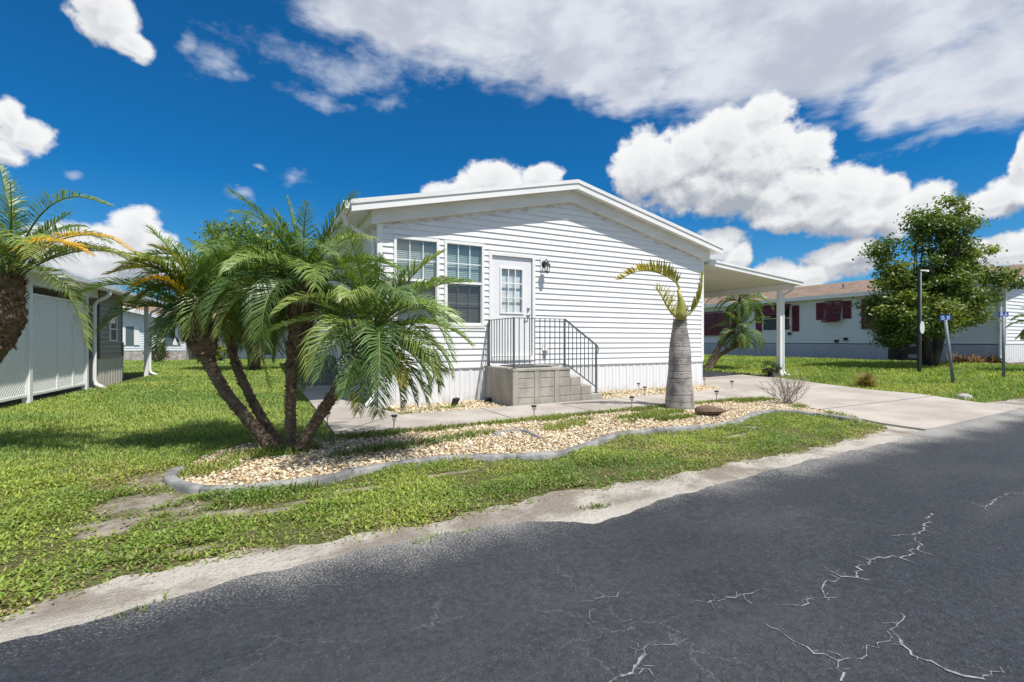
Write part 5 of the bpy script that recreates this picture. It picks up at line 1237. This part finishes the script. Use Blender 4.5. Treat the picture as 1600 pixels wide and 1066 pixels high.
# ------------------------------------------------------------------ the swollen bottle palm by the walkway
def bottle_palm():
    random.seed(5); g = gp(1062, 640); Z = 7.97; root = Vector((g[0], g[1], gz(g[0])))
    t = thing('bottle_palm', 'grey ringed bottle palm with a swollen trunk and three sparse fronds beside the walkway', 'palm tree', root)
    s = 1/93.5; prof = [(.245,-.03),(.238,.06),(.228,.20),(.214,.36),(.198,.52),(.186,.68),(.182,.84),(.178,.98),(.166,1.10),(.146,1.22),(.124,1.36),(.110,1.46),(.098,1.53)]
    mb = MB(); P = []; n = 28
    for (r, z) in prof: P.append((r, z, .05*(z/1.5)**2))
    full = []
    for k in range(61):
        z = -.03+1.56*k/60; r = np.interp(z, [p[1] for p in prof], [p[0] for p in prof]); full.append((float(r)*(1+.008*math.sin(z*95)), z))
    i0 = 0
    for r, z in full:
        for j in range(n):
            a = 2*PI*j/n; mb.v.append((r*math.cos(a)*(1+.02*math.sin(3*a+z*4)), r*math.sin(a)*(1+.02*math.sin(3*a+z*4)), z))
    for k in range(len(full)-1):
        for j in range(n):
            a = k*n+j; b = k*n+(j+1) % n; mb.f.append((a, b, b+n, a+n))
    e = (len(full)-1)*n; mb.f.append(tuple(e+j for j in range(n)))
    mb.build('trunk', M['bottle'], t, True)
    # frayed dry sheath at the neck and the green crownshaft
    top = Vector((0, 0, 1.53)); mb = MB()
    for k in range(34):
        a = random.uniform(0, 2*PI); r = random.uniform(.07, .11); z = random.uniform(1.42, 1.52); x = Vector((math.cos(a), math.sin(a), 0)); sd = Vector((-math.sin(a), math.cos(a), 0)); b = x*r+Vector((0, 0, z)); tip = b+x*random.uniform(.0, .05)+Vector((0, 0, random.uniform(.04, .11)))
        mb.quad(b-sd*.022, b+sd*.022, tip+sd*.006, tip-sd*.006)
    mb.build('dry_sheath', M['husk'], t, fix=False)
    w = lambda x, y, Zz=Z: at(x, y, Zz)-root
    mb = MB(); mb.tube([w(1063,500), w(1064,490), w(1065,478), w(1063,466), w(1060,452)], [.085,.088,.075,.045,.026], 12); mb.build('crownshaft', surf('crownshaft_green', (.24,.27,.055), (.38,.34,.09), 6., .45, stretch=(1,1,.4)), t, True)
    yg = ((.20,.22,.035),(.42,.34,.05))
    o = frond('frond', px([(1062,470,Z),(1062,455,Z),(1057,442,Z),(1040,431,Z-.1),(1018,424,Z-.2),(992,425,Z-.25),(969,437,Z-.3)]), root, .27, 30, (.22,.24,.03), (.48,.36,.05), r0=.024, start=.33, wid=.034, vee=1.2, droop=-.15, stem=M['stem_yellow'], taper=.45, jitter=.2, fwd=(1.15,.8)); o.parent = t
    o = frond('frond', px([(1058,497,Z),(1050,490,Z),(1041,477,Z-.05),(1034,464,Z-.1),(1026,452,Z-.14)]), root, .36, 64, (.36,.34,.10), (.50,.46,.16), r0=.02, start=.12, wid=.013, vee=.25, droop=.15, stem=M['stem_yellow'], jitter=.6, taper=.5); o.parent = t
    o = frond('frond', px([(1069,495,Z),(1080,488,Z),(1090,474,Z),(1096,455,Z),(1098,428,Z)]), root, .18, 30, (.28,.28,.05), (.42,.38,.07), r0=.022, start=.25, wid=.026, vee=.9, droop=-.3, stem=M['stem_yellow'], jitter=.4, taper=.5, fwd=(.55,.3)); o.parent = t
    mb = MB()
    for k in range(46):                      # dried flower stalk on the right
        b = w(1070, 492); d = Vector((UX[0], UX[1], 0))*random.uniform(.1, 1)+Vector((random.uniform(-.4, .4), random.uniform(-.4, .4), random.uniform(.1, 1.2))); d.normalize(); L = random.uniform(.10, .26)
        mb.tube([b, b+d*L*.6, b+d*L+Vector((0, 0, random.uniform(-.05, .03)))], [.004, .003, .0015], 4)
    mb.build('flower_stalk', M['husk'], t)
    g2 = gp(1101, 650); h = tag(MB().lathe([(.0,.03),(.038,.0),(.062,.02),(.082,.09),(.090,.17),(.078,.26),(.050,.35),(.022,.42),(.006,.46)], n=14).build('palm_sheath', M['husk'], None, True), 'fallen dry brown palm sheath lying on the pebbles', 'fallen sheath')
    h.location = (g2[0]-.17, g2[1]+.03, gz(g2[0])+.085); h.rotation_euler = (R(6), R(88), -YAW-.12); h.scale = (1, 1.15, 1)
    mb = MB()
    for r_, w_ in ((.104, .9), (.112, .62)):    # the torn edge curling off the near side
        for k in range(7):
            za, zb_ = .01+.058*k, .01+.058*(k+1); ra = r_*math.sin(PI*min(max((za+.10)/.62, .05), .98)); rb = r_*math.sin(PI*min(max((zb_+.10)/.62, .05), .98))
            mb.quad(*[(r*math.cos(q), r*math.sin(q), z) for r, q, z in ((ra, -1.9-w_*.3, za), (ra*1.06, -1.9+w_*.5, za), (rb*1.06, -1.9+w_*.45, zb_), (rb, -1.9-w_*.3, zb_))])
    f = mb.build('flap', M['husk'], h)
bottle_palm()

# ------------------------------------------------------------------ leafy trees and shrubs
def leaf_mass(name, mat, parent, root, blobs, clusters, per, size, spread, pal, seed, asp=.55):
    r = np.random.default_rng(seed); vol = np.array([b[1][0]*b[1][1]*b[1][2] for b in blobs])**.75; vol /= vol.sum(); P = []; Cc = []; cen = []
    for k in range(clusters):
        c, rad = blobs[r.choice(len(blobs), p=vol)]; d = r.normal(size=3); d /= np.linalg.norm(d); q = np.array(c)+d*np.array(rad)*(r.random()**.30)*r.uniform(.85, 1.05); cen.append(q)
        n = int(per*r.uniform(.5, 1.5)); o = r.normal(size=(n, 3))*spread*np.array([1, 1, .62])*r.uniform(.7, 1.25); p = q+o
        nr = r.normal(size=(n, 3))*.75+d*.5+np.array([0, 0, .8]); nr /= np.linalg.norm(nr, axis=1)[:, None]
        t = np.cross(nr, r.normal(size=(n, 3))); t /= np.linalg.norm(t, axis=1)[:, None]; b = np.cross(nr, t); s = size*r.uniform(.6, 1.3, (n, 1))
        P.append(np.stack([p-t*s, p+b*s*asp-nr*s*.15, p+t*s, p-b*s*asp-nr*s*.15], 1).reshape(-1, 3))
        col = np.array(pal[r.choice(len(pal))])*r.uniform(.7, 1.25)*r.uniform(.8, 1.2, (n, 1)); Cc.append(np.repeat(col, 4, 0))
    P = np.concatenate(P)-np.array(root); nf = len(P)//4
    o = arr_mesh(name, P, np.arange(nf*4), np.arange(nf)*4, np.full(nf, 4), mat, np.concatenate(Cc)); o.parent = parent; return cen
def tree(label, base, blobs, trunks, clusters, per, size, spread, pal, seed, name='tree', limbs=26, group=None, bark='tree_bark'):
    random.seed(seed); root = Vector(base); t = thing(name, label, 'tree', root, 0, group)
    cen = leaf_mass('crown', M['leaf'], t, root, blobs, clusters, per, size, spread, pal, seed)
    mb = MB()
    for pts, rad in trunks: mb.tube([Vector(p)-root for p in pts], rad, 10, True, .15)
    tips = [(Vector(p[-1]), r[-1]) for p, r in trunks]
    for k in range(limbs):
        e = Vector(cen[random.randrange(len(cen))]); s, r = min(tips, key=lambda q: (q[0]-e).length+random.random()*.5)
        m = s.lerp(e, .5)+Vector((random.uniform(-.2, .2), random.uniform(-.2, .2), random.uniform(.0, .35))); mb.tube([s-root, m-root, e-root], [r*.7, r*.4, r*.10], 6)
    mb.build('trunk', M[bark], t, True); return t
def pb(x, y, Z, rx, ry, rz=None):            # a crown lobe: where it stands, with its radii in metres from pixels
    p = at(x, y, Z); k = Z/FOC; return ((p.x, p.y, p.z), (rx*k, (rz or rx)*k, ry*k))
Zt = 15.5; gb = gp(1455, 575); tb = Vector((*at(1452, 575, Zt).xy, 0)); tb.z = gz(tb.x)-.05
DARKG = [(.12,.175,.032),(.085,.135,.026),(.17,.235,.042),(.23,.27,.055),(.11,.175,.04)]
tree('broad bushy green tree on the side lawn in front of the maroon shutters', tb,
     [pb(1455,455,Zt,54,60),pb(1470,372,Zt,38,38),pb(1444,345,Zt,20,24),pb(1490,332,Zt+.4,16,18),pb(1380,392,Zt,24,26),pb(1392,430,Zt,24,22),pb(1388,482,Zt,34,34),pb(1400,526,Zt,26,14),pb(1440,495,Zt-.6,46,34),pb(1500,478,Zt-.3,40,38),pb(1512,420,Zt+.2,26,20),pb(1560,434,Zt,26,13),pb(1546,462,Zt,26,9),pb(1585,440,Zt,12,7),pb(1505,388,Zt,24,22),pb(1478,318,Zt,12,8),pb(1522,350,Zt,7,18),pb(1548,392,Zt,5,20)],
     [([tb, at(1462,548,Zt), at(1470,515,Zt), at(1462,470,Zt)], [.20,.165,.14,.09]), ([tb+Vector((.05,0,0)), at(1450,545,Zt-.1), at(1440,510,Zt-.1), at(1425,470,Zt)], [.15,.12,.10,.06]), ([tb+Vector((-.1,.1,0)), at(1443,552,Zt+.1), at(1428,525,Zt), at(1405,490,Zt)], [.10,.075,.06,.04])],
     430, 100, .056, .155, DARKG, 3, limbs=60)
Zt = 19.; tb = at(398, 590, Zt); tb.z = -.05
LIGHTG = [(.13,.20,.035),(.18,.26,.042),(.10,.16,.03),(.22,.29,.05)]
tree('light green rounded tree rising behind the palm clump', tb, [pb(372,396,Zt,60,46),pb(412,385,Zt,38,36),pb(345,420,Zt,36,38),pb(430,425,Zt,38,46),pb(400,450,Zt,46,34)],
     [([tb, at(397,545,Zt), at(394,500,Zt), at(392,450,Zt)], [.24,.20,.18,.10])], 260, 46, .085, .22, LIGHTG, 9)
Zt = 46.; tb = at(236, 545, Zt); tb.z = -.1
tree('dark distant tree showing over the far cream home', tb, [pb(236,474,Zt,26,16),pb(262,484,Zt,20,14),pb(215,478,Zt,18,12),pb(245,500,Zt,30,20)], [([tb, at(236,520,Zt), at(238,490,Zt)], [.5,.4,.2])], 130, 40, .20, .5, [(.035,.06,.016),(.05,.08,.02)], 12)
Zt = 60.
for i, (x, y, w, h, lb) in enumerate([(560,500,60,40,'distant dark tree hidden behind the white home'),(1190,505,50,26,'distant green tree behind the maroon shuttered home'),(120,505,60,30,'distant dark tree behind the lattice carport home'),(330,512,40,18,'distant low tree behind the far white home')]):
    tb = at(x, 545, Zt+i*4); tb.z = -.1
    tree(lb, tb, [pb(x,y,Zt+i*4,w,h),pb(x-w*.6,y+8,Zt+i*4,w*.5,h*.7),pb(x+w*.6,y+6,Zt+i*4,w*.5,h*.7)], [([tb, at(x,530,Zt+i*4), at(x,510,Zt+i*4)], [.5,.4,.2])], 110, 34, .28, .7, [(.035,.06,.016),(.05,.08,.02)], 30+i, limbs=8)
def shrub(label, px_, py_, Z, w, h, pal, clusters=40, per=26, size=.035, seed=1, name='shrub', cat='shrub'):
    b = at(px_, py_, Z); b.z = gz(b.x)-.01; random.seed(seed); t = thing(name, label, cat, b)
    cen = leaf_mass('foliage', M['leaf'], t, b, [((b.x, b.y, b.z+h*.55), (w/2, w/2, h*.5))], clusters, per, size, w*.09, pal, seed)
    mb = MB()
    for k in range(12): mb.tube([(0, 0, 0), ((Vector(cen[k])-b)*.5).to_tuple(), (Vector(cen[k])-b).to_tuple()], [.014, .010, .004], 5)
    mb.build('stem', M['tree_bark'], t); return t
shrub('dark red green shrub in front of the far cream home', 247, 564, 26.5, 1.1, 1.1, [(.09,.06,.03),(.06,.07,.025),(.12,.08,.05)], 50, 30, .05, 4)
shrub('yellow green shrub by the far white home', 344, 563, 28., .8, .95, [(.22,.26,.04),(.15,.2,.03)], 36, 26, .06, 5)
shrub('small dark low plant beside the carport post', 1203, 589, 14.2, .55, .5, [(.05,.045,.03),(.04,.06,.02)], 30, 24, .03, 6)
def tuft(label, px_, py_, w, h, n, c1, c2, seed, name='tufted_plant', cat='plant', flat=.25):
    b = gp(px_, py_); root = Vector((b[0], b[1], gz(b[0]))); random.seed(seed); r = np.random.default_rng(seed); t = thing(name, label, cat, root)
    az = r.uniform(0, 2*PI, n); ti = r.uniform(flat, 1.45, n); L = r.uniform(.55, 1.1, n)*np.where(ti > 1., h, w*.55+(h-w*.55)*ti/1.5)
    k = r.random((n, 1)); col = (np.array(c1)*k+np.array(c2)*(1-k))*r.uniform(.7, 1.3, (n, 1))
    o = leaves_mesh('leaves', r.normal(0, .05*w, n), r.normal(0, .05*w, n), np.zeros(n), L, np.full(n, .026)*r.uniform(.6, 1.2, n), ti, az, col, .45); o.parent = t
    return t
tuft('reddish spiky tufted plant on the lawn edge across the driveway', 1352, 605, .85, .44, 210, (.16,.17,.04), (.30,.17,.09), 2)
for i, (x, y, w, h, lb) in enumerate([(1500,571,1.2,.5,'largest dried brown clump in the mulch by the maroon shuttered home'),(1523,572,.9,.4,'low straw coloured clump in the mulch, beside the biggest dried clump'),(1549,571,.6,.4,'small dark dried clump in the mulch nearest the home corner')]):
    b = at(x, y, 16.6); random.seed(i); r = np.random.default_rng(i+60); n = 150; b.z = gz(b.x); t = thing('dried_plant', lb, 'plant', b, 0, 'dried clumps in the mulch bed')
    col = np.array((.24,.15,.09) if i != 2 else (.06,.05,.035))*r.uniform(.5, 1.5, (n, 1)); o = leaves_mesh('leaves', r.normal(0, .16*w, n), r.normal(0, .16*w, n), np.zeros(n), r.uniform(.4, 1., n)*h*1.1, np.full(n, .035), r.uniform(.3, 1.4, n), r.uniform(0, 2*PI, n), col, .5); o.parent = t
mu = sheet('mulch_bed', [(19.9,-3.2),(20.2,-2.6),(19.9,-.5),(20.0,3.0),(20.95,3.0),(20.95,-1.7),(28,-1.7),(28,-2.6),(21,-2.9)], .03, M['mulch']); struct(mu)
e = strips('mulch_edging', [((19.75,3.2),(19.72,-.5)),((19.72,-.5),(19.85,-2.6)),((19.85,-2.6),(20.3,-3.15)),((20.3,-3.15),(28,-2.95))], .14, .045, M['concrete'])
strips('foundation_strip', [((20.3,3.2),(20.3,22))], .25, .03, M['concrete'])
def twig_bush():
    g = gp(1229, 633); root = Vector((g[0], g[1], gz(g[0]))); random.seed(77); t = thing('bare_shrub', 'leafless grey twiggy shrub on the bed corner by the driveway', 'shrub', root)
    mb = MB()
    def grow(p, d, L, r, depth):
        q = p+d*L; m = p+d*L*.5+Vector((random.uniform(-1, 1), random.uniform(-1, 1), random.uniform(-.5, .5)))*L*.10
        mb.tube([p, m, q], [r, r*.8, r*.55], 4, False)
        if depth:
            for k in range(random.choice((2, 2, 3))):
                e = (d+Vector((random.uniform(-1, 1), random.uniform(-1, 1), random.uniform(-.35, .6)))*.62).normalized(); grow(q if k else m.lerp(q, .7), e, L*random.uniform(.55, .85), r*.6, depth-1)
    for k in range(27):
        a = k*2.4; el = random.uniform(.55, 1.45); grow(Vector((random.uniform(-.06, .06), random.uniform(-.06, .06), 0)), Vector((math.cos(a)*math.cos(el), math.sin(a)*math.cos(el), math.sin(el))), random.uniform(.17, .28), .0078, 3)
    mb.build('twigs', M['twig'], t)
twig_bush()

# ------------------------------------------------------------------ posts, signs, lamps
def text_mesh(s, size, mat, parent, loc, rot, name='lettering', ext=.001):
    cu = bpy.data.curves.new('lettering', 'FONT'); cu.body = s; cu.size = size; cu.align_x = 'CENTER'; cu.align_y = 'CENTER'; cu.extrude = ext
    o = bpy.data.objects.new('tmp', cu); C.objects.link(o); dg = bpy.context.evaluated_depsgraph_get(); me = bpy.data.meshes.new_from_object(o.evaluated_get(dg)); bpy.data.objects.remove(o)
    me.materials.clear(); me.materials.append(mat); q = bpy.data.objects.new(name, me); C.objects.link(q); q.parent = parent; q.location = loc; q.rotation_euler = rot; return q
def sign_post(label, bx, by, tx, ty, txt, face):
    g = gp(bx, by); root = Vector((g[0], g[1], gz(g[0]))); Z = (root.x-CAM.x)*UX[1]+(root.y-CAM.y)*VX[1]; top = at(tx, ty, Z)-root
    t = thing('sign_post', label, 'sign', root, 0, 'grey posts with small blue plates'); mb = MB(); mb.tube([(0, 0, -.05), top], .033, 10); mb.build('post', M['grey_post'], t, True)
    q = MB().box(-.115, -.006, -.065, .115, .006, .065).build('plate', M['blue'], t, bevel=.004); q.location = top+Vector((0, 0, .045)); q.rotation_euler = (0, top.x*.12, face)
    text_mesh(txt, .13, M['white_plastic'], q, (0, -.0075, 0), (PI/2, 0, 0))
sign_post('grey post leaning left with a blue plate of white characters, nearest the driveway', 1490, 600, 1477, 500, 'B 8', -.75)
sign_post('upright grey post with a blue plate near the corner of the maroon shuttered home', 1568, 591, 1568, 494, 'B 6', -.55)
def lamp_post():
    g = gp(1437, 583); root = Vector((g[0], g[1], gz(g[0]))); Z = (root.x-CAM.x)*UX[1]+(root.y-CAM.y)*VX[1]; k = Z/FOC; h = 163*k
    t = thing('lamp_post', 'black square lamp post with grey conduit, short top arm and white oval plate', 'lamp post', root, -YAW)
    mb = MB(); mb.box(-.045, -.035, -.05, .0, .035, h); mb.build('post', M['black'], t, bevel=.004)
    mb = MB(); mb.tube([(.022, -.01, -.03), (.022, -.01, h-.10)], .017, 8); mb.build('conduit', M['grey_plastic'], t, True)
    mb = MB(); mb.box(.001, -.022, h-.075, .25, .022, h-.035); mb.lathe([(.04,0),(.045,.02),(.025,.04)], (.22, 0, h-.098), 10); mb.build('lamp_arm', M['white_plastic'], t, bevel=.006)
    z = (583-512)*k; mb = MB(); n = 24; ring = [(.065*math.cos(2*PI*j/n)+.03, .18*math.sin(2*PI*j/n)+z) for j in range(n)]; mb.prism(ring, -.055, -.040, lambda a, b, q: (a, q, b)); mb.build('oval_plate', M['white_plastic'], t)
lamp_post()
def path_lights():
    cap = surf('lamp_cap', (.03,.028,.028), None, rough=.4, metal=.3); lens = glassy('lamp_lens', (.75,.75,.75), .15); LI = [
     (511.5,671,'stake light at the left end of the walkway beside the palm trunks',1),(615,676,'stake light at the walkway front edge below the downspout',1),(609,634,'small stake light in the pebbles closest to the house corner',.8),(632.5,645,'stake light in the pebble strip, second from the house corner',.9),
     (835,658,'stake light standing in front of the concrete landing',1),(987.5,641,'stake light at the bed edge just left of the bottle palm',1),(998.4,613,'thin stake light against the skirting right of the steps',.9),(1007,622,'stake light at the walkway back edge right of the steps',1),
     (1119.7,630,'stake light between the bottle palm and the bare shrub',1),(1143.8,611,'stake light at the driveway end of the pebble strip',1),(1101,603,'stake light at the right house corner under the carport',.8)]
    proto = None
    for i, (x, y, lb, s) in enumerate(LI):
        g = gp(x, y); loc = (g[0], g[1], gz(g[0])+.0)
        if proto is None:
            proto = thing('path_light', lb, 'path light', loc, 0, 'solar stake lights along the walkway')
            mb = MB(); mb.tube([(0, 0, -.05), (0, 0, .155)], .0075, 8); mb.build('stake', M['grey_plastic'], proto)
            mb = MB(); mb.lathe([(.018,.155),(.024,.165),(.034,.205),(.034,.207)], n=12); mb.build('lens', lens, proto)
            mb = MB(); mb.lathe([(.036,.208),(.041,.212),(.041,.226),(.034,.232),(.0,.234)], n=14); mb.build('cap', cap, proto)
            c = proto
        else: c = copy_tree(proto)
        c.location = loc; c['label'] = lb; c.rotation_euler = (random.uniform(-.06, .06), random.uniform(-.06, .06), random.uniform(0, 3)); c.scale = (s, s, s)
path_lights()
def spotlight():
    g = gp(710, 637); t = thing('garden_spotlight', 'tilted black garden spotlight in the pebbles before the skirting', 'spotlight', (g[0], g[1], gz(g[0])), .4)
    mb = MB(); mb.hexa([(-.055,-.035,.03),(.045,-.035,.04),(.045,.045,.03),(-.055,.045,.02),(-.03,-.075,.16),(.075,-.075,.17),(.07,.015,.18),(-.035,.015,.17)]); mb.build('lamp_housing', M['black'], t, bevel=.01)
    mb = MB(); mb.tube([(0, 0, -.05), (0, 0, .06)], .012, 8); mb.build('stake', M['black'], t)
    g = gp(763, 629); o = MB().lathe([(.0,-.02),(.06,-.02),(.075,.03),(.06,.075),(.0,.09)], n=12).build('stone', M['black'], None, True); tag(o, 'dark round stone at the foot of the landing by the skirting', 'stone'); o.location = (g[0], g[1], gz(g[0])+.01)
spotlight()
